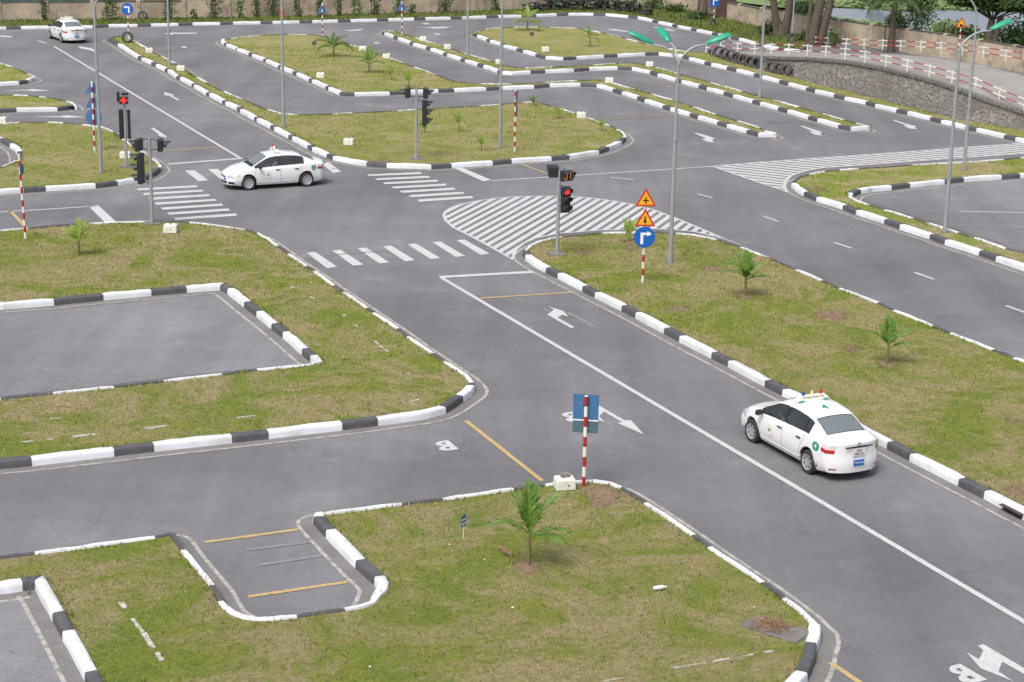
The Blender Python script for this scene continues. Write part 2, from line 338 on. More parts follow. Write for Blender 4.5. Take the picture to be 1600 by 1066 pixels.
def island(name, pts, gm, label=None, dry=False, phase=0.0, wlen=2.0, blen=1.0, flags_only=False):
    P = []; F = []
    for p in pts:
        fl = p[2] if len(p) > 2 else ''
        q = at(p[0], p[1], KH-.02 if 't' in fl else 0); P.append(Vector((q.x, q.y))); F.append(fl)
    if area2(P) < 0: P = P[::-1]; F = F[::-1]; rev = True
    else: rev = False
    n = len(P)
    inn = offset_poly(P, [KW*(.5 if 't' in f else 0 if 'n' in f else 1) for f in F])
    top = MB(); T = [Vector((q.x, q.y, KH-.05)) for q in inn]
    top.add(T, [tuple(t) for t in tessellate_polygon([T])]); io = top.obj(name, gm)
    for p in io.data.polygons:
        if p.normal.z < 0: p.flip()
    tag(io, kind='structure')
    # gutter: concrete strip with a pale joint
    o1 = offset_poly(P, -.004); S2 = chaikin(chaikin(P)); o1 = offset_poly(S2, .05); o2 = chaikin(offset_poly(S2, -GW)); o2 = S2 and offset_poly(S2, -GW); o3 = offset_poly(S2, -GW-.09)
    gt = MB(); gt.loft([[(q.x, q.y, .004) for q in o1], [(q.x, q.y, .006) for q in o2]], True); gt.obj('gutter', M['gutter'], io)
    gs = MB(); gs.loft([[(q.x, q.y, .008) for q in o2], [(q.x, q.y, .009) for q in o3]], True); gs.obj('joint', M['seam'], io)
    # blocks
    if rev:    # flags mark where a block starts in drawing order: blocks then end there
        order = list(range(n))[::-1]
    else: order = list(range(n))
    st = next((k for k in range(n) if any(c in F[order[k]] for c in 'wk')), 0)
    order = order[st:]+order[:st]+[order[st]]
    col = 'w'; cur = [order[0]]; runs = []
    def fl(i): return F[i]
    mode = None; segs = []
    for a, b in zip(order[:-1], order[1:]):
        f = fl(a)
        if 'w' in f or 'k' in f or 'a' in f or 'n' in f or mode is None:
            mode = 'n' if 'n' in f else 'w' if 'w' in f else ('k' if 'k' in f else 'a'); segs.append([mode, [a]])
        segs[-1][1].append(b)
    lastc = 'k'
    for mode, idx in segs:
        O = [P[i] for i in idx]; I = [inn[i] for i in idx]
        L_ = [0]
        for i in range(len(O)-1): L_.append(L_[-1]+(O[i+1]-O[i]).length)
        tot = L_[-1]
        if tot < .05 or mode == 'n': continue
        if mode == 'a':
            cuts = [0]; c = 'w' if lastc == 'k' else 'k'; cols = []
            while cuts[-1] < tot-.05:
                ln = (wlen if c == 'w' else blen)*rnd.uniform(.96, 1.04)
                e = cuts[-1]+ln
                if e > tot-.35: e = tot
                cuts.append(e); cols.append(c); c = 'k' if c == 'w' else 'w'
        else: cuts = [0, tot]; cols = [mode]
        lastc = cols[-1]
        def samp(s_):
            for i in range(len(L_)-1):
                if s_ <= L_[i+1]+1e-6:
                    t = (s_-L_[i])/max(1e-6, L_[i+1]-L_[i]); return O[i].lerp(O[i+1], t), I[i].lerp(I[i+1], t)
            return O[-1], I[-1]
        for k, c in enumerate(cols):
            s0, s1 = cuts[k], cuts[k+1]
            ss = sorted([s0]+[s_ for s_ in L_ if s0+.03 < s_ < s1-.03]+[s0+(s1-s0)*q for q in (.2, .4, .6, .8)]+[s1])
            sp = [samp(s_) for s_ in ss]
            if len(sp) < 2 or (sp[0][0]-sp[-1][0]).length < .03 and len(sp) == 2: continue
            # leave a hair joint between blocks
            sp[0] = samp(s0+.004); sp[-1] = samp(s1-.004)
            kerb_block([q[0] for q in sp], [q[1] for q in sp], io, M['kwhite' if c == 'w' else 'kblack'], rnd, 0)
    ISL.append((inn, gm, dry)); return io

i_near = island('grass_island', [(-260, 905, 'at'), (0, 868.5, 't'), (45, 863, 't'), (120, 854, 'wt'), (240, 837, 'kt'), (262, 832.5, 't'), (272, 833, 't'), (280, 843, 't'), (291, 859, 'wt'), (314, 887, 't'), (337, 914, 'kt'),
    (350, 938, 'wt'), (357, 948, 't'), (369, 956, 't'), (385, 962, 't'), (400, 964.5, 't'), (430, 964, 't'), (462, 960, 'kt'), (537, 949.5, 'wt'), (560, 946, 't'), (577, 940, 't'), (587, 932), (589, 924), (584, 915, 'k'), (555, 889, 'w'), (509, 841, 'k'), (489, 820, 'w'), (491, 814), (501, 801, 't'), (520, 799, 't'), (626, 785.5, 'kt'),
    (690, 778, 'wt'), (800, 762.5, 'kt'), (850, 756, 'wt'), (893, 751, 't'), (925, 750, 't'), (950, 752.5, 't'), (975, 761, 'kt'), (1013, 785, 'wt'), (1088, 835, 'kt'), (1113, 854, 'wt'), (1197, 909, 'kt'), (1230, 934, 'wt'), (1256, 953, 't'), (1274, 972, 't'), (1282, 992), (1282, 1006), (1277, 1020, 'k'), (1273, 1042), (1262, 1066, 'w'), (1235, 1095, 'a'), (1100, 1150), (700, 1210), (205, 1210), (175, 1150), (132, 1066, 'w'), (98, 1001, 'k'), (82, 972, 'w'), (54, 922, 'k'), (36, 924.5, 'w'), (0, 930, 'a'), (-260, 962)], M['grass'])
# flags: w / k = a white / black block starts here, a = blocks of 2 m and 1 m follow, t = traced along the top edge (the foot is hidden)
i_left = island('grass_island', [(-260, 755, 'a'), (-130, 744, 'w'), (-40, 737, 'k'), (50, 729, 'w'), (179, 714, 'k'), (241, 706.5, 'w'), (363, 693, 'k'), (420, 686.5, 'w'), (535, 673, 'k'), (591, 666, 'w'), (670, 655), (697, 647, 'k'), (724, 629, 'w'), (737, 620), (742, 613, 'k'), (741, 598, 'wt'), (732, 586, 't'), (697, 564, 'kt'), (680, 552, 'wt'),
    (641, 526, 'kt'), (625, 513, 'wt'), (587, 488, 'kt'), (577, 481, 'wt'), (540, 456, 'kt'), (525, 446, 'wt'), (495, 424, 'kt'), (482, 416, 'wt'), (454, 397, 'kt'), (437, 384, 'wt'), (420, 372, 't'), (405, 364, 'kt'), (385, 358, 'wt'), (342, 352, 't'), (297, 346.5, 'kt'), (235, 345, 'wt'), (140, 348, 'kt'), (42, 356, 'wt'), (-260, 382, 'kt'),
    (-260, 500, 'a'), (7.5, 484, 'w'), (85, 478, 'k'), (162, 470, 'w'), (237, 463, 'k'), (292, 458, 'w'), (344, 454, 'k'), (355, 460, 'w'), (381, 481, 'k'), (400, 496, 'w'), (424, 515, 'k'), (441, 529, 'w'), (471, 555, 'k'), (484, 565.5, 'w'), (496, 565, 't'), (485, 568.5, 't'), (400, 576.5, 'kt'), (346, 583, 'wt'), (255, 594, 'kt'), (177, 603, 'wt'), (82, 613, 'kt'), (0, 621.5, 'wt'), (-260, 650, 'kt')], M['grass'], dry=True)
i_right = island('grass_island', [(871, 436, 'w'), (909, 456, 'k'), (929, 466, 'w'), (971, 487, 'k'), (992, 498, 'w'), (1037, 522, 'k'), (1061, 535, 'w'), (1111, 561, 'k'), (1137, 574, 'w'), (1194, 605, 'k'), (1222, 619, 'w'), (1290, 654, 'k'), (1320, 669, 'w'), (1385, 702, 'k'), (1420, 721, 'w'), (1496, 760, 'k'), (1536, 780, 'w'), (1602, 815, 'a'), (1800, 917),
    (1800, 640, 'at'), (1600, 563, 't'), (1587, 558, 'kt'), (1555, 546, 'wt'), (1489, 520, 'kt'), (1461, 509, 'wt'), (1400, 484, 'kt'), (1375, 473, 'wt'), (1315, 450, 'kt'), (1287, 438, 'wt'), (1247, 421, 'kt'), (1200, 401, 'wt'), (1160, 386, 'kt'), (1122, 374, 'wt'), (1087, 366.5, 't'), (1057, 363.5, 'kt'), (1020, 362, 'wt'), (940, 363.5, 'kt'), (875, 369, 'wt'), (840, 377, 't'), (826, 384, 't'), (819, 391, 'kt'), (816, 399), (820, 407, 'w'), (834, 417), (852, 427, 'k')], M['grass'])
i_yard = island('grass_island', [(1275, 315, 'w'), (1316, 328, 'k'), (1337, 336, 'w'), (1381, 350, 'k'), (1405, 359, 'w'), (1452, 374, 'k'), (1476, 383, 'w'), (1529, 400, 'k'), (1555, 409, 'w'), (1602, 425, 'a'), (1800, 493),
    (1800, 455, 'at'), (1600, 394, 't'), (1575, 388, 'wt'), (1525, 371, 'kt'), (1500, 363, 'wt'), (1452, 348, 'kt'), (1429, 341, 'wt'), (1385, 327.5, 'kt'), (1360, 319.5, 'wt'), (1345, 315, 't'), (1331, 308, 't'), (1333, 308.5, 'k'), (1345, 303.5, 'w'), (1362, 300.5), (1393, 297.5, 'k'), (1422, 294, 'w'), (1476, 288.5, 'k'), (1506, 285, 'w'), (1565, 281, 'k'), (1594, 279, 'a'), (1800, 263),
    (1800, 232, 'at'), (1600, 245.5, 't'), (1525, 252, 'wt'), (1425, 257.5, 'kt'), (1340, 263, 'wt'), (1310, 265, 'kt'), (1287, 267.5, 'wt'), (1262, 272, 'kt'), (1246, 277, 't'), (1238, 284, 'kt'), (1236, 293, 'w'), (1243, 300), (1255, 307, 'k')], M['grass'])
i_mid = island('grass_island', [(184, 73, 'w'), (215, 92.5, 'k'), (221, 95.5, 'w'), (236, 102, 'k'), (243, 105.5, 'w'), (257, 112, 'k'), (262, 114, 'w'), (275, 124, 'k'), (281, 126, 'w'), (299, 136, 'k'), (303, 138, 'w'), (322, 150, 'k'), (327, 151.5, 'w'), (347, 162.5, 'k'), (352, 165, 'w'), (370, 173, 'k'), (375, 177, 'w'), (397, 189, 'k'), (401, 191, 'w'), (422, 202, 'k'), (428, 205, 'w'), (450, 217, 'k'), (456, 220, 'w'), (480, 233, 'k'), (487, 237, 'w'), (510, 247, 'k'), (520, 251, 'w'), (545, 256), (572, 260.5, 'k'), (604, 263, 'w'), (674, 265, 'k'), (706, 263, 'w'), (770, 259, 'k'), (800, 256, 'w'), (862, 252, 'k'), (890, 249.5, 'w'), (936, 242, 'k'), (952, 236, 'w'), (972, 227, 'k'), (978, 221, 'w'), (979, 213, 't'),
    (975, 207, 't'), (966, 202, 'kt'), (955, 196, 'wt'), (917, 183, 'kt'), (900, 177, 'wt'), (875, 169, 'kt'), (847, 160.5, 't'), (835, 158.5, 'wt'), (815, 160, 'kt'), (780, 163, 'wt'), (750, 165, 'kt'), (650, 170.5, 'wt'), (620, 173, 'kt'), (550, 176, 'wt'), (520, 178, 'kt'), (465, 179, 'wt'), (440, 177, 't'), (420, 171, 'kt'), (400, 163, 't'), (380, 155, 'wt'), (352, 143, 'kt'), (325, 129, 'wt'), (310, 121, 'kt'), (275, 99, 'wt'), (255, 88.5, 'kt'), (232, 76, 'wt'), (200, 58.5, 'kt'), (188, 56, 't'), (177, 58, 't'), (168, 64, 'k'), (173, 67)], M['grass_dry'])
i_up = island('grass_island', [(370, 80.5, 'w'), (388, 87, 'k'), (393, 90, 'w'), (404, 94), (411, 96.5, 'k'), (415, 98, 'w'), (434, 107, 'k'), (438, 109, 'w'), (457, 116.5, 'k'), (463, 119, 'w'), (482, 128, 'k'), (487, 130, 'w'), (508, 139.5, 'k'), (513, 142, 'w'), (530, 149.5, 'k'), (541, 151), (554, 151, 'w'), (609, 149.5, 'k'), (635, 148, 'w'), (685, 145.5, 'k'), (710, 144.5, 'w'), (760, 142.5, 'k'), (785, 141, 'w'), (835, 139, 'k'), (859, 137, 'w'), (907, 135.5, 'k'), (932, 137, 'w'), (957, 144, 'k'), (971, 148.5, 'w'), (995, 156, 'k'), (1007, 161, 'w'), (1035, 170, 'k'), (1047, 174, 'w'), (1077, 183, 'k'), (1090, 187, 'w'), (1120, 195.5, 'k'), (1135, 200, 'w'), (1166, 209, 'k'), (1184, 214.5, 'w'), (1208, 214.5), (1213, 211, 't'),
    (1210, 207.5, 't'), (1197, 204, 'kt'), (1190, 200, 'wt'), (1155, 189, 'kt'), (1120, 178.5, 'wt'), (1085, 167, 'kt'), (1055, 157, 'wt'), (1020, 146.5, 'kt'), (992, 139, 'wt'), (950, 127, 'kt'), (932, 124.5, 't'), (900, 126, 'wt'), (850, 128.5, 'kt'), (800, 131, 'wt'), (750, 130.5, 'kt'), (714, 128, 't'), (682, 116.5, 'wt'), (650, 105, 'kt'), (632, 98.5, 'wt'), (612, 91, 'kt'), (585, 81, 'wt'), (550, 70, 'kt'), (530, 62, 't'), (505, 56, 't'), (480, 54, 'wt'), (450, 53.5, 'kt'), (410, 54.5, 'wt'), (380, 57.5, 't'), (360, 60.5, 'kt'), (347, 65, 'w'), (345, 68), (350, 71.5, 'k'), (353, 73, 'w'), (368, 79.5, 'k')], M['grass_dry'])
i_strip = island('grass_island', [(600, 55.5, 'w'), (614, 60.5, 'k'), (621, 63, 'w'), (640, 70, 'k'), (645, 72, 'w'), (665, 77.5, 'k'), (672, 80, 'w'), (692, 87, 'k'), (698, 89, 'w'), (719, 96, 'k'), (726, 98, 'w'), (745, 104, 'k'), (755, 107, 'w'), (777, 114.5, 'k'), (785, 116.8, 'w'), (800, 118), (829, 116, 'k'), (852, 115, 'w'), (897, 113, 'k'), (921, 111, 'w'), (965, 109.5, 'k'), (987, 110.5, 'w'), (1015, 116, 'k'), (1027, 120.5, 'w'), (1055, 128, 'k'), (1064, 131, 'w'), (1091, 138, 'k'), (1104, 142, 'w'), (1130, 149, 'k'), (1145, 153.5, 'w'), (1175, 162, 'k'), (1187, 165.5, 'w'), (1215, 173, 'k'), (1230, 177.5, 'w'), (1262, 187, 'k'), (1277, 191, 'w'), (1309, 201, 'k'), (1329, 205.5, 'w'), (1355, 203.5), (1359, 200, 't'),
    (1355, 197, 't'), (1340, 192.5, 'kt'), (1320, 187, 'wt'), (1287, 177.5, 'kt'), (1250, 167, 'wt'), (1210, 156, 'kt'), (1162, 143, 'wt'), (1112, 129, 'kt'), (1062, 115, 'wt'), (1025, 105, 'kt'), (1000, 99.5, 't'), (980, 97.5, 't'), (960, 99, 'wt'), (925, 101.5, 'kt'), (862, 104.5, 'wt'), (820, 106, 'kt'), (800, 105, 't'), (767, 95, 'wt'), (725, 82.5, 'kt'), (692, 71.5, 'wt'), (650, 59, 'kt'), (617, 49, 'wt'), (606, 47.5, 't'), (597, 49.5, 't'), (595, 52.5, 'k')], M['grass_dry'])
i_top = island('grass_island', [(745, 59.5, 'w'), (760, 65, 'k'), (765, 67, 'w'), (781, 72, 'k'), (786, 74.5, 'w'), (807, 80, 'k'), (817, 83, 'w'), (836, 89, 'k'), (847, 92), (852, 93, 'w'), (880, 95, 'k'), (901, 93.5, 'w'), (944, 91, 'k'), (965, 90, 'w'), (1008, 87.5, 'k'), (1029, 87, 'w'), (1067, 91, 'k'), (1076, 94.5, 'w'), (1100, 101, 'k'), (1111, 104, 'w'), (1135, 109.5, 'k'), (1150, 113, 'w'), (1177, 120, 'k'), (1190, 123.5, 'w'), (1217, 130.5, 'k'), (1231, 134.5, 'w'), (1259, 142, 'k'), (1273, 146, 'w'), (1302, 152.5, 'k'), (1319, 157, 'w'), (1352, 164, 'k'), (1367, 168.5, 'w'), (1400, 176.5, 'k'), (1417, 180, 'w'), (1453, 189, 'k'), (1470, 193.5, 'w'), (1508, 203, 'k'), (1525, 206.5, 'w'), (1568, 217, 'k'), (1586, 221, 'a'), (1800, 276),
    (1800, 244, 'n'), (1600, 208), (1500, 190), (1412, 169), (1325, 146), (1237, 124), (1150, 103), (1102, 86), (1099, 82, 'at'), (1075, 80.5, 't'), (1050, 76.5, 't'), (1012, 68.5, 't'), (975, 59, 't'), (937, 50, 't'), (900, 44, 't'), (850, 42, 't'), (800, 42, 't'), (770, 44, 't'), (750, 48, 't'), (740, 52, 't'), (740, 56)], M['grass_dry'])
i_w1 = island('grass_island', [(-200, 142, 'a'), (-60, 137.5, 'k'), (-35, 136.5, 'w'), (30, 133, 'k'), (45, 130.5, 'w'), (55, 126), (56, 121, 't'), (45, 115, 'kt'), (22, 105, 'wt'), (0, 98.5, 'kt'), (-200, 60, 'at')], M['grass'])
i_w2 = island('grass_island', [(-200, 182, 'a'), (0, 177, 'k'), (26, 175.5, 'w'), (90, 174.5, 'k'), (115, 171, 'w'), (120, 167, 't'), (115, 161, 't'), (106, 158, 'kt'), (93, 155, 't'), (75, 152.5, 'wt'), (62, 150.5, 'kt'), (45, 149, 'wt'), (22, 148, 'kt'), (0, 147.5, 't'), (-200, 150, 'at')], M['grass'])
i_w3 = island('grass_island', [(-200, 318, 'a'), (-80, 310, 'k'), (-50, 308, 'w'), (37, 302, 'k'), (72, 299.5, 'w'), (150, 295, 'k'), (184, 290.5, 'w'), (215, 286), (228, 283, 'k'), (243, 276), (252, 268, 'w'), (253, 261, 't'), (249, 254, 't'), (240, 247, 'kt'), (234, 243, 'wt'), (220, 236, 'kt'), (212, 229, 'wt'), (197, 219, 't'), (190, 214, 'kt'), (180, 206, 'wt'), (160, 198, 't'), (130, 194, 'kt'), (100, 191.5, 'wt'), (75, 190.5, 'kt'), (30, 191, 'wt'), (0, 193, 'kt'), (-200, 203, 'at'),
    (-200, 216, 'a'), (-40, 218, 'w'), (0, 222.5, 'k'), (15, 231, 'w'), (24, 238), (27, 243, 'k'), (28, 247, 't'), (25, 250, 'wt'), (12, 256.5, 't'), (0, 261, 'kt'), (-200, 285, 'at')], M['grass_dry'])
# far verge in front of the boundary wall, with its own kerb
KB = [(-400, 63), (-150, 53, 'a'), (10, 46.5, 'k'), (33, 46, 'w'), (145, 44.5, 'k'), (170, 43, 'w'), (215, 42.5, 'k'), (236, 42, 'w'), (279, 41, 'k'), (301, 40, 'w'), (344, 39.5, 'k'), (364, 39, 'w'), (407, 38, 'k'), (426, 38, 'w'), (468, 37, 'k'), (488, 36.5, 'w'), (528, 35.5, 'k'), (548, 35, 'w'), (589, 34, 'k'), (607, 33.5, 'w'), (647, 32.5, 'k'), (665, 32, 'w'), (704, 31, 'k'), (722, 30.5, 'w'), (760, 29, 'k'), (779, 28.5, 'w'), (815, 27.5, 'k'), (838, 26.8, 'w'), (870, 25.5, 'k'), (888, 25, 'w'), (927, 24.7, 'k'), (946, 25.3, 'w'), (981, 28.5, 'k'), (996, 30, 'w'), (1019, 35, 'k'), (1028, 37.3, 'w'), (1050, 42, 'k'), (1058, 44, 'w'), (1079, 48, 'k'), (1088, 50, 'w'), (1112, 55, 'k'), (1122, 57, 'w'), (1141, 61, 'k'), (1154, 64, 'w'), (1178, 71, 'k'), (1192, 74, 'w'), (1215, 79, 'k'), (1225, 80.5, 'w'), (1251, 83, 'k'), (1259, 79)]
back = [at(x, y-2, .2) for x, y in (WALL_L+WALL_R[1:5])]
def inv(p): q = proj((p.x, p.y, 0)); return (q[0], q[1], 'n')
i_far = island('grass_verge', KB+[inv(p) for p in back[::-1]]+[(-900, 62)], M['verge'])

# the pale lot at the right, the practice bays
def lot(pts, name='lot_surface', z=.0075, m=None): return sheet(name, [at(x, y) for x, y in pts], z, m or M['lot'], road)
lot([(1352, 311), (1362, 303.5), (1393, 300.5), (1476, 291.5), (1565, 284), (1810, 266), (1810, 450), (1600, 391), (1500, 360), (1429, 338), (1365, 318)])
lot([(-260, 507), (7.5, 491), (85, 485), (237, 470), (332, 461.5), (345, 464), (467, 567), (460, 571), (346, 581), (177, 601), (0, 620), (-260, 648)])
lot([(-260, 980), (0, 939), (34, 935), (40, 940), (100, 1066), (140, 1150), (-100, 1190), (-300, 1100)])

# ------------------------------------------------------------------ painted markings
def paint(name, pts, m='white_line', z=.012): return sheet(name, [at(x, y) for x, y in pts], z, M[m], road)
def line(p, q, wd, m='white_line', name='painted_line', z=.012, n=None):
    a, b = at(*p), at(*q); d_ = (b-a).normalized(); s_ = Vector((-d_.y, d_.x, 0))*wd/2
    return sheet(name, [a-s_, b-s_, b+s_, a+s_], z, M[m], road)
line((84, 72.5), (377, 248.5), .15); line((689, 434), (1605, 975), .155); line((60, 64), (72, 68), .15)
line((687.5, 433.5), (832, 425.5), .30, z=.0125)                    # stop line
line((262, 257), (378, 248), .30, z=.0125)
line((750, 466.5), (892, 457.5), .13, 'yellow_line'); line((239, 238), (343, 230), .13, 'yellow_line')
line((0, 332), (152, 322.5), .13); paint('stop_line', [(138, 322.5), (153, 321), (183, 348.5), (166, 350)])
line((16, 330), (38, 353), .14, 'yellow_line')
paint('stop_line', [(710, 263.5), (722, 262.5), (767, 281.5), (755, 284)])
line((767, 283), (1112, 260.5), .13); line((815, 257), (868, 276), .12, 'yellow_line')
line((728, 658), (847, 752), .125, 'yellow_line'); line((1297, 1036), (1365, 1082), .125, 'yellow_line')
line((320, 848), (466, 828), .125, 'yellow_line'); line((388, 933), (543, 910), .125, 'yellow_line')
line((385, 860), (484, 847.5), .12, 'faded_line'); line((403, 884), (503, 869), .12, 'faded_line')
for p, q in (((955, 277.5), (990, 281)), ((1090, 303.5), (1113, 309.5)), ((1194, 339), (1217, 346.5)), ((1304, 379.5), (1331, 388.5)), ((1429, 426), (1459, 437)), ((1572, 478), (1610, 492)), ((1730, 535), (1770, 550))): line(p, q, .13, name='lane_dash')
line((1352, 309.5), (1543, 311), .1, 'faded_line'); line((1420, 329), (1610, 332), .11, 'faded_line'); line((1485, 351), (1610, 355), .1, 'faded_line'); line((1540, 376), (1610, 378), .1, 'faded_line'); line((1480, 311), (1543, 311.2), .1)
line((1500, 331), (1610, 333), .1, z=.013)
for p, q in (((232, 80), (355, 78)), ((955, 187), (1075, 181)), ((980, 136), (1060, 131)), ((1050, 110), (1120, 107)), ((700, 56), (740, 55)), ((605, 72), (635, 71))): line(p, q, .15, 'faded_yellow')
# zebra bars
def bars(first, last, n, m='white_line'):
    for k in range(n):
        t = k/(n-1); paint('crossing_bar', [(a[0]+(b[0]-a[0])*t, a[1]+(b[1]-a[1])*t) for a, b in zip(first, last)], m)
def bars_persp(first, last, n, g=1.0):      # equal steps on the ground
    for k in range(n):
        t = k/(n-1); P = [at(*a).lerp(at(*b), t) for a, b in zip(first, last)]; sheet('crossing_bar', P, .012, M['white_line'], road)
bars_persp([(479, 395.5), (492, 394), (527, 417.5), (511, 419.5)], [(713, 375.8), (726, 374.8), (765, 397), (751, 398.8)], 7)
bars_persp([(214, 295.2), (307, 290.2), (308.5, 292.8), (216, 298.3)], [(271, 341), (368, 334), (370.5, 337.5), (275, 344.5)], 7)
bars_persp([(573, 273.2), (657, 269.5), (659, 272.3), (577, 275.6)], [(651.5, 312.5), (737, 306.8), (740, 310), (656, 315.8)], 7)
bars_persp([(289, 267), (304, 266.5), (325.5, 282.5), (310, 283.6)], [(500, 254.5), (514, 254), (533, 268.8), (521, 271)], 7)
line((505, 427-27), (608, 392), .09, 'faded_line'); line((517, 264), (548, 263.5), .1, 'faded_line')
# hatched islands of paint
def clip_poly(P, a, b, keep):               # half-plane clip of 2D polygon; keep side sign
    out = []; n = (Vector((-(b-a).y, (b-a).x)))
    f = lambda p: keep*((p-a).dot(n))
    for i in range(len(P)):
        p, q = P[i], P[(i+1) % len(P)]; fp, fq = f(p), f(q)
        if fp >= 0: out.append(p)
        if (fp >= 0) != (fq >= 0): out.append(p.lerp(q, fp/(fp-fq)))
    return out
def hatch(pts, da, db, period, duty, edge, off=0, z=.012):
    P = [at(x, y).to_2d() for x, y in pts]
    if area2(P) < 0: P = P[::-1]
    a0, b0 = at(*da).to_2d(), at(*db).to_2d(); dv = (b0-a0).normalized(); nv = Vector((-dv.y, dv.x))
    ts = [(p-a0).dot(nv) for p in P]; k = math.floor(min(ts)/period); 
    while k*period < max(ts):
        s0 = k*period+off; A = a0+nv*s0; B = a0+nv*(s0+period*duty)
        c = clip_poly(P, A, A+dv, 1)
        if len(c) > 2: c = clip_poly(c, B, B+dv, -1)
        if len(c) > 2 and abs(area2(c)) > .02: sheet('hatch_stripe', c, z, M['white_line'], road)
        k += 1
    Q = offset_poly(P, edge); b = MB(); b.loft([[(q.x, q.y, z+.003) for q in P], [(q.x, q.y, z+.003) for q in Q]], True); b.obj('hatch_outline', M['white_line'], road)
H1 = [(691, 337), (694, 331), (702, 325.5), (720, 319), (745, 314), (775, 310), (800, 308), (837, 306.5), (887, 307), (925, 309.5), (962, 314.5), (1000, 321.5), (1025, 329), (1062, 343), (1100, 359), (1135, 374), (1165, 386), (1120, 371.5), (1087, 363.5), (1057, 360), (1020, 358.5), (940, 360.5), (875, 365.5), (838, 373), (820, 381), (808, 391), (805, 400), (801, 407), (770, 389.5), (737, 371.5), (707, 356.5), (694, 345)]
hatch(H1, (735, 370), (850, 307), .40, .58, .12)
H2 = [(1110, 260), (1200, 252.5), (1400, 238.5), (1567, 226), (1800, 208), (1800, 227), (1600, 241), (1425, 253), (1340, 259.5), (1287, 263), (1260, 268), (1238, 275), (1229, 285), (1228, 293), (1233, 302), (1170, 281)]
hatch(H2, (1150, 263), (1330, 283), .58, .62, .14)
# arrows and letters (shapes in lane metres, placed by heading)
def shape(name, poly, p, head, m='white_line', sx=1, sy=1, z=.013):
    """poly in (across, along); head = px of a point further along"""
    a, b = at(*p), at(*head); f = (b-a).normalized(); s_ = Vector((f.y, -f.x, 0))
    return sheet(name, [a+s_*x*sx+f*y*sy for x, y in poly], z, M[m], road)
STRAIGHT = [(-.08, 0), (.08, 0), (.08, 1.7), (.28, 1.7), (0, 3.0), (-.28, 1.7), (-.08, 1.7)]
def arrow(p, q, m='white_line', wd=1.0):
    L_ = (at(*q)-at(*p)).length; shape('painted_arrow', STRAIGHT, p, q, m, wd, L_/3.0)
paint('painted_arrow', [(854.7, 491.9), (865.6, 484.7), (856, 479), (875, 485), (880, 486.6), (888.4, 495.6), (878.7, 492.2), (871.2, 496.9), (898, 511.9), (891.9, 513.1)])
paint('painted_arrow', [(884, 488), (893, 489.4), (931, 509.7), (923, 511), (896, 495), (888.6, 493)], 'faded_line')
paint('painted_arrow', [(847, 478), (856, 485), (862, 485.5), (856.5, 489), (850, 484)], 'faded_line')
paint('painted_arrow', [(933, 632.5), (941, 637.5), (976, 657.5), (986, 657.5), (1006, 679.5), (964, 661.5), (972, 660.5), (944, 644), (936, 651.5), (945, 660.5), (934, 657), (926, 648), (931, 638)])
paint('painted_arrow', [(1528, 1010), (1536.5, 1007.5), (1612, 1052), (1612, 1061), (1566, 1035), (1560, 1050), (1584, 1066), (1532, 1045), (1510, 1020), (1529.5, 1031), (1536.5, 1017)])
arrow((279, 157), (256, 144)); 
paint('painted_arrow', [(235.5, 201), (240, 200), (258, 212), (261, 216), (252, 214), (246, 211.5), (249, 211)])
paint('painted_arrow', [(1084.5, 208.5), (1088, 208), (1108, 213.5), (1117, 217), (1112, 219.5), (1116, 223), (1105, 222), (1096, 217.5), (1103.5, 217)])
paint('painted_arrow', [(1250.5, 197.5), (1254, 197), (1274, 203.5), (1285, 207), (1281, 209), (1285, 212.5), (1273, 211), (1264.5, 206), (1271, 206)])
paint('painted_arrow', [(1395, 188.5), (1398, 188), (1422, 195.5), (1432, 198), (1429, 200), (1434, 202.5), (1420, 201), (1411, 196.5), (1418, 197)])
for q in ([(0, 142), (45, 140.5), (50, 139.5), (80, 142), (50, 143), (45, 142)], [(41, 183), (95, 182), (103, 180.5), (135, 183.5), (103, 184.5), (95, 183.5)], [(255, 53), (270, 51.5), (308, 51.5), (308, 53), (272, 53.5), (268, 54.8)],
          [(0, 55.5), (18, 57), (18, 59), (0, 57.5)], [(537, 47.5), (552, 47), (570, 45.5), (560, 48.3), (548, 49)], [(649, 43.2), (676, 42.8), (707, 42), (695, 44.5), (676, 45), (672, 44)], [(948, 46), (955, 45.5), (982, 49), (982, 50.5), (962, 48.5)], [(1018, 42.5), (1035, 44), (1056, 48), (1050, 48.5), (1030, 46)], [(122, 73), (128, 73), (143, 76), (151, 80.5), (148, 81.5), (140, 78.5), (126, 76)]):
    paint('painted_arrow', q)
for p, q in (((1068, 61), (1080, 62.5)), ((820, 34.5), (850, 35)), ((908, 37), (928, 38.5)), ((238, 46), (258, 45.2)), ((640, 37), (668, 36)), ((740, 37), (770, 36.3)), ((520, 40.5), (545, 40)), ((975, 43), (990, 45))): line(p, q, .14, 'faded_line', name='lane_dash')
for c in ((287, 74), (588, 67.5), (683, 53.8), (665, 37.5)): paint('painted_letter', [(c[0]-6, c[1]-.6), (c[0]+1, c[1]-1.4), (c[0]+7, c[1]), (c[0], c[1]+1.2)])
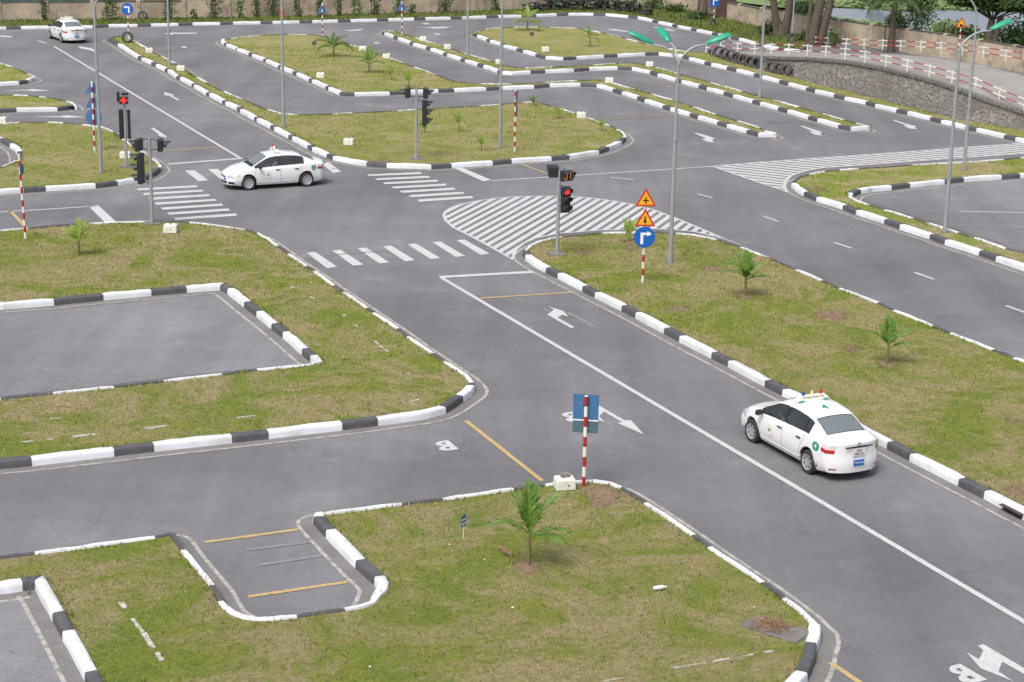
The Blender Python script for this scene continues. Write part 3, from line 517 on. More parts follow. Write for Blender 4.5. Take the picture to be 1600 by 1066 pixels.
# letter B: outline with two counters, as one flat plate with holes
def letterB(name, quad, m='white_line'):
    """quad: photo corners of the letter box: bottom-left, bottom-right, top-right, top-left of the upright letter"""
    Q = [at(*q) for q in quad]
    def U(u, v): return (Q[0].lerp(Q[1], u)).lerp(Q[3].lerp(Q[2], u), v)
    b = MB(); S = 14
    def lobe(v0, v1, r): return [(.45+(r-.45)*math.sin(math.pi*k/S), v0+(v1-v0)*(1-math.cos(math.pi*k/S))/2) for k in range(S+1)]
    outer = [(0, 0), (.3, 0)]+lobe(0, .52, 1)+lobe(.5, 1, .94)[1:]+[(0, 1)]
    tri = tessellate_polygon([[Vector((x, y, 0)) for x, y in outer], [Vector((x, y, 0)) for x, y in ((.36, .19), (.56, .19), (.61, .27), (.56, .36), (.36, .36))], [Vector((x, y, 0)) for x, y in ((.36, .66), (.54, .66), (.58, .74), (.54, .82), (.36, .82))]])
    al = outer+[(.36, .19), (.56, .19), (.61, .27), (.56, .36), (.36, .36)]+[(.36, .66), (.54, .66), (.58, .74), (.54, .82), (.36, .82)]
    b.add([U(x, y)+Vector((0, 0, .012)) for x, y in al], [tuple(t) for t in tri]); o = b.obj(name, M[m], road)
    for p in o.data.polygons:
        if p.normal.z < 0: p.flip()
letterB('painted_letter', [(717, 702.5), (690, 706.5), (676, 692), (700, 688.5)])
letterB('painted_letter', [(1543, 1063), (1508, 1071), (1476, 1044), (1500, 1038)])
letterB('painted_letter', [(915, 659), (889, 661), (873, 646.5), (898, 643.5)])
# old flush kerb lines lying in the grass
def old_line(pts, wd=.16, seed=1):
    r_ = random.Random(seed)
    P = [at(x, y, KH-.05) for x, y in pts]
    for a, b in zip(P[:-1], P[1:]):
        L_ = (b-a).length; d_ = (b-a)/L_; s_ = Vector((-d_.y, d_.x, 0)); t = 0
        while t < L_:
            l = r_.uniform(.15, .8); e = min(L_, t+l)
            if r_.random() < (.72 if seed > 5 else .55) and e-t > .15:
                w_ = wd*r_.uniform(.6, 1.1); m = MB(); n = 5; A = []; B = []
                for k in range(n+1):
                    q = a+d_*(t+(e-t)*k/n); A.append(q+s_*(w_/2*r_.uniform(.7, 1.2))); B.append(q-s_*(w_/2*r_.uniform(.7, 1.2)))
                m.prism([(q.x, q.y, KH-.09) for q in A+B[::-1]], (0, 0, .065)); m.obj('buried_kerb_stone', M['old_kerb'], i_left if seed < 5 else i_near)
            t = e+r_.uniform(0, .35)
old_line([(0, 696), (240, 669), (420, 648)], .11, 1); old_line([(0, 663), (95, 654)], .08, 2); old_line([(640, 628), (685, 620)], .09, 3); old_line([(455, 448), (540, 495), (568, 520), (625, 566)], .09, 4)
old_line([(172, 918), (207, 968), (224, 990), (275, 1066)], .11, 6); old_line([(945, 1066), (1050, 1046), (1210, 1018)], .06, 7)

# ------------------------------------------------------------------ grass tufts standing on the islands
def in_poly(P, pts):
    x, y = pts[:, 0], pts[:, 1]; r_ = np.zeros(len(pts), bool); n = len(P)
    for i in range(n):
        x1, y1 = P[i]; x2, y2 = P[(i+1) % n]
        if y1 == y2: continue
        c = ((y1 > y) != (y2 > y)) & (x < (x2-x1)*(y-y1)/(y2-y1)+x1); r_ ^= c
    return r_
rs = np.random.RandomState(3)
def blades(name, m, polys, dens, h0, h1, w0, spread, z, ymax=1e9, flat=0.0):
    V = []; 
    for poly in polys:
        P = [(p.x, p.y) for p in poly]; xs = [p[0] for p in P]; ys = [p[1] for p in P]
        x0, x1, y0, y1 = max(min(xs), -45), min(max(xs), 50), max(min(ys), 25), min(max(ys), ymax)
        if x1 <= x0 or y1 <= y0: continue
        n = int((x1-x0)*(y1-y0)*dens); pts = np.stack([rs.uniform(x0, x1, n), rs.uniform(y0, y1, n)], 1); pts = pts[in_poly(P, pts)]
        lim = pts[:, 1]*.33+2; pts = pts[abs(pts[:, 0]) < lim]           # only the part the view can reach, with a margin
        V.append(pts)
    pts = np.concatenate(V); n = len(pts); k = 1+pts[:, 1]/70.
    a = rs.uniform(0, 2*math.pi, n); h = rs.uniform(h0, h1, n)*(.75+.25*k); wd = w0*k*rs.uniform(.7, 1.3, n); ln = rs.uniform(.1, 1, n)*spread
    dx, dy = np.cos(a), np.sin(a); b = a+rs.uniform(-1, 1, n)
    v = np.zeros((n, 3, 3)); v[:, 0, 0] = pts[:, 0]-dy*wd/2; v[:, 0, 1] = pts[:, 1]+dx*wd/2; v[:, 1, 0] = pts[:, 0]+dy*wd/2; v[:, 1, 1] = pts[:, 1]-dx*wd/2
    v[:, 2, 0] = pts[:, 0]+np.cos(b)*ln; v[:, 2, 1] = pts[:, 1]+np.sin(b)*ln; v[:, :2, 2] = z-.01+flat; v[:, 2, 2] = z+h+flat
    me = bpy.data.meshes.new(name); me.vertices.add(3*n); me.vertices.foreach_set('co', v.ravel()); me.loops.add(3*n); me.loops.foreach_set('vertex_index', np.arange(3*n))
    me.polygons.add(n); me.polygons.foreach_set('loop_start', np.arange(0, 3*n, 3)); me.update(); me.materials.append(m)
    o = bpy.data.objects.new(name, me); COL.objects.link(o); return tag(o, kind='stuff')
def clump_mat(name, c1, c2, c3):
    return mat(name, c1, .85, noise=[(.7, c2, .4, .65), (45, c3, .45, .6)], spec=.1)
M['straw'] = M['blade']
M['blade_v'] = clump_mat('verge_blade', (.11, .155, .03), (.16, .19, .05), (.07, .11, .022))
Pn = [i[0] for i in ISL[:3]]; Pm = [i[0] for i in ISL[3:10]]+[ISL[10][0]]
tag(blades('grass', M['blade'], Pn, 300, .01, .045, .012, .07, KH-.05, 70), 'short patchy green grass on the near islands', 'grass')
tag(blades('dry_grass', M['straw'], Pn, 110, .004, .03, .014, .15, KH-.05, 70), 'dry straw lying over the near mown grass', 'dry grass')
tag(blades('grass', M['blade'], Pn+Pm, 22, .02, .08, .02, .08, KH-.05, 125), 'sparse short grass on all the kerbed islands', 'grass')
tag(blades('verge_grass', M['blade_v'], [ISL[-1][0]], 16, .03, .2, .03, .12, KH-.05), 'rank dark green grass along the boundary wall', 'grass')
# ragged rim of grass leaning over the kerbs
def rim(name, m, polys, per_m, h0, h1):
    V = []
    for poly in polys:
        n_ = len(poly)
        for i in range(n_):
            a, b = poly[i], poly[(i+1) % n_]; L_ = (b-a).length
            if max(abs(a.x), abs(b.x)) > 60: continue
            d_ = (b-a).normalized(); nv = Vector((-d_.y, d_.x))
            for k in range(int(L_*per_m)):
                t = rnd.random(); o = rnd.gauss(.04, .06); p = a.lerp(b, t)+nv*o
                if math.sin(p.x*1.7+p.y*2.3)+math.sin(p.x*.6-p.y*.9) < rnd.uniform(-1.6, 1.2): continue
                V.append((p.x, p.y, nv.x, nv.y))
    A = np.array(V); n = len(A); an = rs.uniform(0, 6.28, n); h = rs.uniform(h0, h1, n); wd = .012*(1+A[:, 1]/60)
    v = np.zeros((n, 3, 3)); v[:, 0, 0] = A[:, 0]-np.sin(an)*wd; v[:, 0, 1] = A[:, 1]+np.cos(an)*wd; v[:, 1, 0] = A[:, 0]+np.sin(an)*wd; v[:, 1, 1] = A[:, 1]-np.cos(an)*wd
    ln = rs.uniform(-.05, .13, n); v[:, 2, 0] = A[:, 0]-A[:, 2]*ln+rs.uniform(-.05, .05, n); v[:, 2, 1] = A[:, 1]-A[:, 3]*ln+rs.uniform(-.05, .05, n); v[:, :2, 2] = KH-.07; v[:, 2, 2] = KH-.03+h
    me = bpy.data.meshes.new(name); me.vertices.add(3*n); me.vertices.foreach_set('co', v.ravel()); me.loops.add(3*n); me.loops.foreach_set('vertex_index', np.arange(3*n))
    me.polygons.add(n); me.polygons.foreach_set('loop_start', np.arange(0, 3*n, 3)); me.update(); me.materials.append(m)
    o = bpy.data.objects.new(name, me); COL.objects.link(o); tag(o, 'longer grass growing over the inner edges of the kerbs', 'grass', kind='stuff')
rim('kerb_grass', M['blade'], [i[0] for i in ISL], 55, .0, .10)
# ------------------------------------------------------------------ boundary wall
def wall_run(pts, label, seed, h, panel=3.4):
    r_ = random.Random(seed); rt = root('boundary_wall', (pts[0].x, pts[0].y, 0), 0, label, 'wall')
    off = Vector((pts[0].x, pts[0].y, 0))
    L_ = [0]
    for a, b in zip(pts[:-1], pts[1:]): L_.append(L_[-1]+(b-a).length)
    def samp(s_):
        for i in range(len(L_)-1):
            if s_ <= L_[i+1]: return pts[i].lerp(pts[i+1], (s_-L_[i])/(L_[i+1]-L_[i]))
        return pts[-1].copy()
    n = max(1, round(L_[-1]/panel))
    for k in range(n+1):
        p = samp(L_[-1]*k/n)-off; hh = h(k/n); dd = samp(min(L_[-1], L_[-1]*k/n+.1))-samp(max(0, L_[-1]*k/n-.1)); rz = math.atan2(dd.y, dd.x)
        MB().box((p.x, p.y, hh/2+.05), (.34, .34, hh+.1), rz, bev=.02).obj('pilaster', M['wall'], rt)
        if k < n:
            q = samp(L_[-1]*(k+1)/n)-off; c = (p+q)/2; ln = (q-p).length-.34; rz = math.atan2(q.y-p.y, q.x-p.x); hh = (hh+h((k+1)/n))/2+r_.uniform(-.03, .03)
            MB().box((c.x, c.y, hh/2-.2), (ln, .2, hh+.4), rz).obj('wall_panel', M['wall'], rt)
            MB().box((c.x, c.y, hh+.045), (ln-.01, .27, .085), rz, bev=.015).obj('coping', M['coping'], rt)
    return rt
def dense(pts):
    out = []
    for a, b in zip(pts[:-1], pts[1:]): out += [a.lerp(b, k/6) for k in range(6)]
    return out+[pts[-1]]
wall_run([p for p in wl_pts[1:]], 'cream plaster boundary wall running along the far side behind the tyres and climbers', 1, lambda t: 1.3 if t < .35 else 1.55)
wall_run([p for p in wr_pts], 'stained cream boundary wall slanting down behind the ramp railings', 2, lambda t: 1.25+.3*min(1, t*2.2))
# door in the wall
p = at(1133, 31); dr = root('gate', (p.x, p.y-.12, 0), R(-32), 'dark red metal door in the boundary wall beside the blue sign', 'door')
MB().box((0, 0, .82), (1.5, .08, 1.6), bev=.02).obj('door_leaf', M['rust'], dr)
for x in (-.8, .8): MB().box((x, 0, .86), (.09, .14, 1.72)).obj('frame_post', M['coping'], dr)
# teal netting above the left wall
pa, pb = at(-60, 33), at(197, 30); nt = root('shade_net_fence', ((pa.x+pb.x)/2, (pa.y+pb.y)/2+.5, 0), math.atan2(pb.y-pa.y, pb.x-pa.x), 'dull teal netting fence standing behind the left end of the wall', 'fence')
Ln = (pb-pa).length; nb = MB(); rings = []
for i in range(60): 
    x = -Ln/2+Ln*i/59; rings.append([(x, .07*math.sin(i*1.9)+.04*math.sin(i*4.1), .9), (x, .05*math.sin(i*1.3), 2.3+.06*math.sin(i*.9)), (x, .02, 3.3+.05*math.sin(i*.7))])
nb.loft(rings, False).obj('netting', M['net'], nt, smooth=True)
for i in range(9): MB().tube([(-Ln/2+Ln*i/8, .12, 0), (-Ln/2+Ln*i/8, .12, 3.35)], .04, 8).obj('post', M['galv'], nt)

# ------------------------------------------------------------------ leafy plants
def leaf_cloud(mb, c, rad, n, size, r_, squash=1.0):
    for _ in range(n):
        u = Vector((r_.gauss(0, 1), r_.gauss(0, 1), r_.gauss(0, 1))).normalized()*(r_.random()**.4)
        p = Vector(c)+Vector((u.x*rad[0], u.y*rad[1], u.z*rad[2]*squash)); a = Vector((r_.gauss(0, 1), r_.gauss(0, 1), r_.gauss(0, .7))).normalized()
        b = a.cross(Vector((r_.gauss(0, 1), r_.gauss(0, 1), r_.gauss(0, 1)))).normalized(); s_ = size*r_.uniform(.6, 1.4)
        mb.add([p-a*s_, p+b*s_*.45, p+a*s_, p-b*s_*.45], [(0, 1, 2, 3)])
def climber(px, w_, h_, label, m='bush_leaf', seed=0, top=None):
    r_ = random.Random(seed+int(px[0])); p = at(*px); rt = root('climbing_plant', p, 0, label, 'climber', 'climbing plants on the boundary wall')
    st = MB(); 
    for k in range(3):
        x = r_.uniform(-.2, .2)*w_; st.tube([(x, 0, 0), (x+r_.uniform(-.1, .1), .0, h_*.5), (x*1.6, .03, h_*.95)], [.035, .028, .012], 6)
    st.obj('stem', M['bark'], rt)
    lf = MB(); n = int(130*w_*h_+60)
    for k in range(8):
        z = h_*(k+.6)/8.6; leaf_cloud(lf, (r_.uniform(-.18, .18)*w_, -.05, z), (w_*r_.uniform(.3, .58), .22, h_*.13), n//8, .10, r_)
    lf.obj('foliage', M[m], rt); return rt
CL = [((70, 34), .7, 2.3, 'thin climber with a bare stem on the wall behind the farthest car'), ((173, 34), 1.5, 2.4, 'bushy climber on the wall left of the round left-turn sign'), ((264, 33), 1.2, 2.4, 'drooping climber on the wall behind the second lamp post'),
      ((303, 31), .5, .8, 'small knee-high shoot at the foot of the wall between two climbers'), ((336, 32), 1.2, 2.4, 'broad dark climber on the wall, widest of those above the long kerb'), ((376, 30), .9, 1.9, 'pale leafy shrub on the wall next to a broad climber'), ((401, 29), .7, 2.2, 'small-crowned young tree with a thin trunk against the wall'),
      ((429, 28), 1.3, 2.2, 'reddish thin climber on the wall behind the third lamp post'), ((466, 28), .8, 2.2, 'narrow green climber on the wall between the lamp post and a triangular sign'), ((501, 28), .8, 1.9, 'climber on the wall just behind the striped post of the first triangle sign'),
      ((529, 27), .8, 2.0, 'thin tall climber on stained wall right of the triangle sign'), ((557, 26), 1.2, 2.0, 'pale yellow-green shrub against the dark-stained wall'), ((585, 25), 1.1, 2.0, 'wide climber spreading on the wall between two striped posts'), ((622, 24), .8, 1.9, 'climber directly behind the striped post of the second triangle sign'),
      ((643, 23), .8, .9, 'short bush at the wall foot right of the second triangle sign'), ((698, 22), 1.4, 2.2, 'large dark climber on the wall above the white and black kerb'), ((772, 19), 1.0, 2.0, 'climber on the wall behind the tallest middle lamp post'), ((863, 14), 1.2, 2.0, 'dark climber on the wall behind the heaped tyres'), ((990, 12), .9, 1.3, 'bush at the wall beyond the right end of the tyre heap')]
for i, (px, w_, h_, lb) in enumerate(CL): climber((px[0], px[1]+1), w_, h_, lb, 'lotus' if i in (5, 11) else ('bush_leaf' if i % 3 else 'tree_leaf'), i)
def bush(px, rad, label, m='bush_leaf', n=600, z0=0, size=.12, seed=0, lift=1.0):
    r_ = random.Random(seed+int(px[0])); p = at(px[0], px[1], z0); rt = root('bush', p, 0, label, 'bush')
    lf = MB()
    for k in range(9):
        a = r_.uniform(0, 6.28); q = (math.cos(a)*rad[0]*.55*r_.random(), math.sin(a)*rad[1]*.55*r_.random(), rad[2]*r_.uniform(.4, .95)*lift)
        leaf_cloud(lf, q, (rad[0]*.55, rad[1]*.55, rad[2]*.5), n//9, size, r_)
    lf.obj('foliage', M[m], rt)
    st = MB()
    for k in range(4):
        a = r_.uniform(0, 6.28); st.tube([(0, 0, 0), (math.cos(a)*rad[0]*.3, math.sin(a)*rad[1]*.3, rad[2]*.8)], [.05, .015], 6)
    st.obj('stem', M['bark'], rt); return rt
bush((1022, 17), (1.5, .8, .9), 'low bright green bush against the wall right of the tyre heap', n=500)
bush((1055, 22), (1.4, .7, .7), 'low weedy bush in the verge left of the leaning grey trunk', n=400)
bush((1095, 33), (1.6, .8, .6), 'dark weeds in front of the wall by the small tree', 'tree_leaf', n=400)
bush((1205, 58), (1.5, 1, 1.0), 'dark shrub at the foot of the forked trunks on the verge', 'tree_leaf', n=600)
bush((1262, 68), (1.2, .8, .8), 'dark shrub between the big forked tree and the railings', 'tree_leaf', n=400)
bush((1303, 75), (.8, .6, 1.2), 'thin shrub on the wall right of the big tree trunk', n=250)
# ------------------------------------------------------------------ trees beyond and before the wall
def tree(px, trunks, label, crown=None, leafm='tree_leaf', seed=0, name='tree', n=2600, size=.2, z0=0):
    """trunks: list of polylines [(x,y,z)...], radii ; crown: list of (centre, radii)"""
    r_ = random.Random(seed); p = at(px[0], px[1], z0); rt = root(name, p, 0, label, 'tree')
    for pl, ra in trunks: 
        MB().tube(pl, ra, 10).obj('trunk', M['bark'], rt, smooth=50)
    if crown:
        for c, rad in crown:
            lf = MB(); 
            for k in range(16):
                a = r_.uniform(0, 6.28); e = r_.uniform(-.8, .9); f = .72*r_.uniform(.5, 1); q = (c[0]+rad[0]*f*math.cos(a)*math.cos(e), c[1]+rad[1]*f*math.sin(a)*math.cos(e), c[2]+rad[2]*f*math.sin(e))
                leaf_cloud(lf, q, (rad[0]*.34, rad[1]*.34, rad[2]*.3), n//16, size, r_)
            lf.obj('crown', M[leafm], rt)
            br = MB()
            for k in range(7):
                a = r_.uniform(0, 6.28); q = Vector(c)+Vector((rad[0]*.7*math.cos(a), rad[1]*.7*math.sin(a), rad[2]*r_.uniform(-.3, .5)))
                b0 = Vector(trunks[0][0][-1]); br.tube([b0, b0.lerp(q, .5)+Vector((0, 0, .15)), q], [.06, .04, .015], 6)
            br.obj('branches', M['bark'], rt)
    return rt
T1 = [((-.35, 0, 0), (-.5, 0, 1.2), (-.75, .1, 2.6), (-1.2, .2, 5)), [.33, .27, .25, .2]]
T2 = [((.1, 0, 0), (.25, 0, .9), (.35, 0, 1.6), (.6, .1, 5)), [.4, .33, .3, .24]]
tree((1222, 60), [T1, T2, [((-.05, 0, 0), (0, 0, 1.0)), [.5, .35]]], 'tall tree with two grey trunks forking low, nearer the red door', [((-.3, 1, 7.4), (3.2, 2.6, 1.9))], seed=2)
tree((1277, 72), [[((-.35, 0, 0), (-.25, 0, 1.5), (.05, 0, 3), (.2, .1, 5.2)), [.42, .36, .33, .28]], [((.15, 0, 0), (.35, 0, 1.2), (.65, 0, 2.6), (1.0, .1, 5)), [.36, .32, .28, .24]], [((-.75, .1, 0), (-.6, .1, 3), (-.5, .1, 5)), [.16, .14, .12]]], 'thick dark tree with several fused trunks where the rear railings begin', [((.3, 1, 7.4), (3.4, 2.6, 1.8))], seed=3)
tree((1100, 29), [[((0, 0, 0), (.02, 0, 1.3), (-.05, .1, 3.4)), [.3, .2, .14]], [((0, 0, 1.1), (.5, 0, .9), (.9, -.1, .5)), [.05, .04, .03]], [((-.55, .2, 0), (-.4, .2, 1.2), (-.65, .3, 3.2)), [.14, .12, .09]]], 'grey leaning tree trunk against the wall left of the red door', [((-.2, .3, 4.4), (1.8, 1.4, 1.0))], seed=4, n=900)
tree((1547, 92), [[((-.2, 0, 0), (-.2, 0, 1.6), (-.1, 0, 2.6)), [.34, .28, .22]], [((.25, 0, 0), (.2, 0, 1.5), (.5, 0, 2.8)), [.3, .25, .2]]], 'broad dark leafy tree hanging over the wall at the right edge', [((-.3, .2, 3.75), (2.5, 1.8, 1.1)), ((2.0, .4, 3.5), (1.9, 1.5, 1.0)), ((-2.0, .5, 3.9), (1.3, 1.2, .7))], seed=5, n=3800, size=.17)
for i, (px, rad, z0, lb) in enumerate((((1433, 60), (1.9, 1.3, 2.7), -.6, 'tall dark rounded bush beyond the wall right of the feathery palm'), ((1402, 62), (1.2, 1, 1.6), -.6, 'dark bush behind the wall close to the palm trunk'), ((1375, 10), (1.6, 1.2, 1.6), -1, 'low tree on the pond bank far behind the palm'), ((1486, 72), (2.2, 1.4, 1.4), -.6, 'bright leafy bush mound beyond the wall below the pond'), ((1508, 76), (1.6, 1.2, 1.3), -.6, 'dark leafy bush behind the red triangle sign'), ((1575, 98), (2.3, 1.4, 2.0), -.6, 'dark bush spilling over the wall at the right edge'), ((1600, 105), (2.0, 1.4, 2.6), -.6, 'tallest bush at the right picture edge beyond the wall'), ((1262, 30), (2.2, 1.4, 1.3), -1, 'bush beyond the wall between the two big trees'), ((1246, 20), (1.6, 1.2, .8), -1, 'loose bush on the bank seen between the trunks'))):
    bush(px, rad, lb, 'lotus' if i == 3 else 'tree_leaf', n=1300, z0=z0, size=.13, seed=40+i)
# feathery palm before the wall
def frond(length, droop, elev, nl, ll, r_, rise=0.0, fold=.5, lw=.035):
    """one arching leaf along +X from the origin: rachis and leaflets"""
    mb = MB(); P = []; a = elev
    x = z = 0; N_ = 12
    for k in range(N_+1):
        P.append(Vector((x, 0, z))); x += math.cos(a)*length/N_; z += math.sin(a)*length/N_; a -= droop/N_*(1+rise*k/N_)
    mb.tube(P, [.016*(1-.85*k/N_) for k in range(N_+1)], 5)
    for k in range(nl):
        t = .14+.86*k/(nl-1); f = t*N_; i = min(N_-1, int(f)); p = P[i].lerp(P[i+1], f-i); d_ = (P[i+1]-P[i]).normalized()
        up = Vector((-d_.z, 0, d_.x)); L_ = ll*(math.sin(math.pi*min(1, .18+t*.86))**.6+.12)*r_.uniform(.75, 1.15)
        for sd in (-1, 1):
            v = (d_*(.95+.6*t)+Vector((0, sd, 0))*(1.0-.4*t)*r_.uniform(.75, 1.2)+up*fold*r_.uniform(.2, 1.5)).normalized()
            m_ = p+v*L_*.55; e = p+v*L_+Vector((0, 0, -L_*.28*r_.uniform(.5, 1.3))); s_ = d_*lw*.5
            mb.add([p-s_*.6, p+s_*.6, m_+s_, e, m_-s_], [(0, 1, 2, 4), (4, 2, 3)])
    return mb
mounds = []
def palm(px, stem_h, fronds, label, m='leaf', z0=KH-.05, scale=1.0, stem_r=.045, seed=1, group='young palms planted in the grass islands', mound=True, cat='palm', name='palm'):
    r_ = random.Random(seed); p = at(px[0], px[1], z0); rt = root(name, p, r_.uniform(0, 0), label, cat, group)
    lx = r_.uniform(-.05, .05)*stem_h
    MB().tube([(0, 0, -.02), (lx*.5, 0, stem_h*.5), (lx, 0, stem_h)], [stem_r*1.25, stem_r, stem_r*.8], 10).obj('stem', M['palm_stem'], rt, smooth=60)
    for az, L_, el, dr in fronds:
        o = frond(L_*scale, R(dr), R(el), 17 if L_ > .5 else 8, L_*scale*.34, r_, fold=.35, lw=.05*min(1, scale*L_+.25)*(1+at(*px).y/170)).obj('frond', M[m], rt)
        o.location = (lx, 0, stem_h*(.97 if el > 40 else .86)); o.rotation_euler = (0, 0, R(az))
    if mound:
        mounds.append((p.copy(), .62*scale**.5, seed, rt))
    if False:
        b = MB(); n = 14; rings = [[(lx+math.cos(6.283*k/n)*r0*r_.uniform(.85, 1.15), math.sin(6.283*k/n)*r0*r_.uniform(.85, 1.15), h0) for k in range(n)] for r0, h0 in ((.5*scale**.5, -.02), (.36*scale**.5, .035), (.15*scale**.5, .07), (.03, .05))]
        b.loft(rings, True, True).obj('soil_mound', M['soil'], rt, smooth=80)
    return rt
palm((826, 884), .72, [(95, 1.15, 84, 22), (70, 1.1, 80, 25), (20, 1.15, 68, 38), (140, 1.0, 74, 35), (178, .95, 46, 75), (-8, .95, 40, 62), (-28, .85, 30, 60), (110, 1.1, 88, 18)], 'large deep green young palm in the nearest grass island', 'leaf', stem_r=.04, seed=3)
ss = at(800, 872, KH-.03); fr = frond(.6, R(20), R(14), 12, .2, random.Random(5)); o = fr.obj('fallen_frond', M['leaf_dead']); o.location = ss; o.rotation_euler = (0, 0, R(120)); tag(o, 'dry brown frond lying by the stem of the large near palm', 'frond')
palm((1165, 463), .62, [(95, .95, 82, 22), (60, .9, 74, 32), (25, .8, 62, 45), (130, .9, 74, 35), (155, .9, 62, 50), (182, .9, 48, 80), (-6, .85, 36, 60), (-35, .65, 50, 60), (-100, .6, 62, 50), (75, .9, 86, 15)], 'full round-headed green young palm near the lamp with green heads', 'leaf', stem_r=.042, seed=4)
palm((1386, 569), .55, [(100, .9, 84, 20), (60, .8, 70, 30), (130, .75, 68, 35), (15, .95, 54, 45), (165, .8, 55, 50), (-5, .75, 28, 30), (80, .85, 80, 20)], 'young palm with upright fan crown in the big right-hand island', 'leaf', stem_r=.04, seed=5)
palm((123, 399), .55, [(95, .8, 80, 25), (45, .85, 72, 30), (20, .75, 62, 45), (165, .75, 55, 60), (-12, .7, 42, 85), (200, .6, 45, 60), (140, .65, 70, 40)], 'bright yellow-green young palm left of the traffic light on the left island', 'leaf_yellow', seed=6, mound=False)
palm((984, 379), .25, [(130, .7, 68, 25), (45, .75, 64, 25), (90, .6, 82, 10), (180, .5, 55, 40)], 'small yellow-green palm seedling behind the blue right-turn sign', 'leaf_yellow', seed=7, stem_r=.025)
palm((521, 89), .62, [(95, 1.0, 78, 40), (35, 1.2, 66, 70), (150, 1.3, 62, 75), (178, 1.4, 50, 80), (0, 1.3, 42, 110), (195, 1.2, 35, 100), (-20, 1.0, 50, 100), (60, .9, 70, 50)], 'large dark drooping palm, left one of the pair in the upper island', 'leaf_dark', seed=8, scale=1.05, stem_r=.07)
palm((577, 114), .6, [(95, 1.1, 80, 25), (55, 1.1, 70, 45), (15, 1.3, 55, 60), (130, 1.1, 66, 50), (175, 1.2, 50, 75), (-10, 1.0, 35, 70), (200, .8, 40, 60)], 'green palm, right one of the pair in the upper island', 'leaf', seed=9, scale=1.0, stem_r=.055)
palm((824, 48), .75, [(95, 1.1, 80, 40), (40, 1.2, 62, 60), (150, 1.2, 60, 80), (178, 1.1, 30, 80), (0, 1.1, 25, 80), (200, 1.0, 20, 90), (-20, 1.0, 15, 90)], 'yellow-green palm at the back of the top island before the tyres', 'leaf_yellow', seed=10, scale=1.1, stem_r=.06)
palm((922, 73), .65, [(110, .9, 75, 40), (150, .9, 60, 60), (30, .7, 45, 90), (-10, .8, 15, 90), (190, .6, 40, 80)], 'thin drooping palm in the right half of the top island', 'leaf', seed=11, stem_r=.045)
for i, (px, h_, s_, m, lb) in enumerate((((611, 125), .28, .6, 'leaf_yellow', 'small yellow-green palm seedling left of the far traffic light head'), ((639, 136), .3, .75, 'leaf_yellow', 'bright narrow palm seedling just above the far traffic light'), ((718, 206), .42, .7, 'leaf_yellow', 'two-leaved upright palm seedling in the middle island'), ((664, 208), .2, .45, 'leaf', 'tiny dark seedling under the far traffic light'),
        ((752, 236), .3, .55, 'leaf_yellow', 'pale seedling left of the tall lamp post in the middle island'), ((833, 164), .12, .45, 'leaf', 'small dark clump at the back edge of the middle island'), ((874, 185), .15, .5, 'leaf_yellow', 'yellowish seedling in a bare patch of the middle island'), ((940, 204), .18, .55, 'leaf_yellow', 'bright seedling near the round end of the middle island'))):
    palm(px, h_, [(95, .6, 84, 10), (20, .8, 70, 40), (160, .8, 68, 45), (180, .6, 50, 60)], lb, m, scale=s_+.15, seed=20+i, stem_r=.022, mound=i in (5, 6), group='palm seedlings', name='palm_seedling', cat='seedling')
# tall feathery palm by the rear railings
rt = root('tall_palm', at(1391, 82), 0, 'tall palm with grey-green drooping feathery fronds at the rear railings', 'palm')
MB().tube([(0, 0, 0), (.05, 0, 1.5), (.1, 0, 3.4)], [.3, .2, .17], 12).obj('trunk', M['bark'], rt, smooth=60)
MB().tube([(-.45, .1, 0), (-.42, .1, 2.3)], [.05, .04], 8).obj('side_stem', M['bark'], rt)
r_ = random.Random(3)
for k in range(17):
    o = frond(2.6*r_.uniform(.8, 1.1), R(r_.uniform(85, 130)), R(r_.uniform(15, 60)), 26, .75, r_, fold=-.5, lw=.06).obj('frond', M['tree_leaf'], rt); o.location = (.1, 0, 3.4); o.rotation_euler = (0, 0, R(360*k/17+r_.uniform(-8, 8)))
# ------------------------------------------------------------------ land beyond the wall: pond and lotus bank
sheet('pond_water', [at(x, y, -1.2) for x, y in ((1240, 18), (1283, 12), (1400, 16), (1470, 15), (1560, 18), (1900, 24), (2100, 120), (1700, 110), (1500, 66), (1440, 50), (1380, 36), (1240, 24))], -1.2, M['water'], kind='structure')
bank = sheet('bank', [at(x, y, -1.3) for x, y in ((1000, -40), (1100, -3), (1240, 14), (1400, 22), (2200, 60), (2400, -60))], -1.3, M['lotus'], kind='structure')
lf = MB(); r_ = random.Random(8)
BK = [at(x, y, -1.1) for x, y in ((1180, -10), (1590, -10), (1640, 16), (1560, 17), (1475, 14), (1400, 15), (1290, 9), (1240, 14))]
BK2 = [at(x, y, -1.1) for x, y in ((1180, 8), (1240, 22), (1300, 26), (1400, 38), (1392, 46), (1330, 36), (1240, 24))]
BK3 = [at(x, y, -1.1) for x, y in ((1448, 50), (1500, 44), (1580, 68), (1620, 84), (1545, 72), (1448, 56))]
for poly, n in ((BK, 5200), (BK2, 1500), (BK3, 1200)):
    xs = [p.x for p in poly]; ys = [p.y for p in poly]; pts = np.stack([rs.uniform(min(xs), max(xs), n*3), rs.uniform(min(ys), max(ys), n*3)], 1); pts = pts[in_poly([(p.x, p.y) for p in poly], pts)][:n]
    for x, y in pts:
        s_ = r_.uniform(.12, .35); z = -1.17+r_.uniform(0, .12); tx, ty = r_.uniform(-.25, .25), r_.uniform(-.25, .25)
        lf.add([(x-s_, y, z-tx*s_), (x, y-s_, z-ty*s_), (x+s_, y, z+tx*s_), (x, y+s_, z+ty*s_)], [(0, 1, 2, 3)])
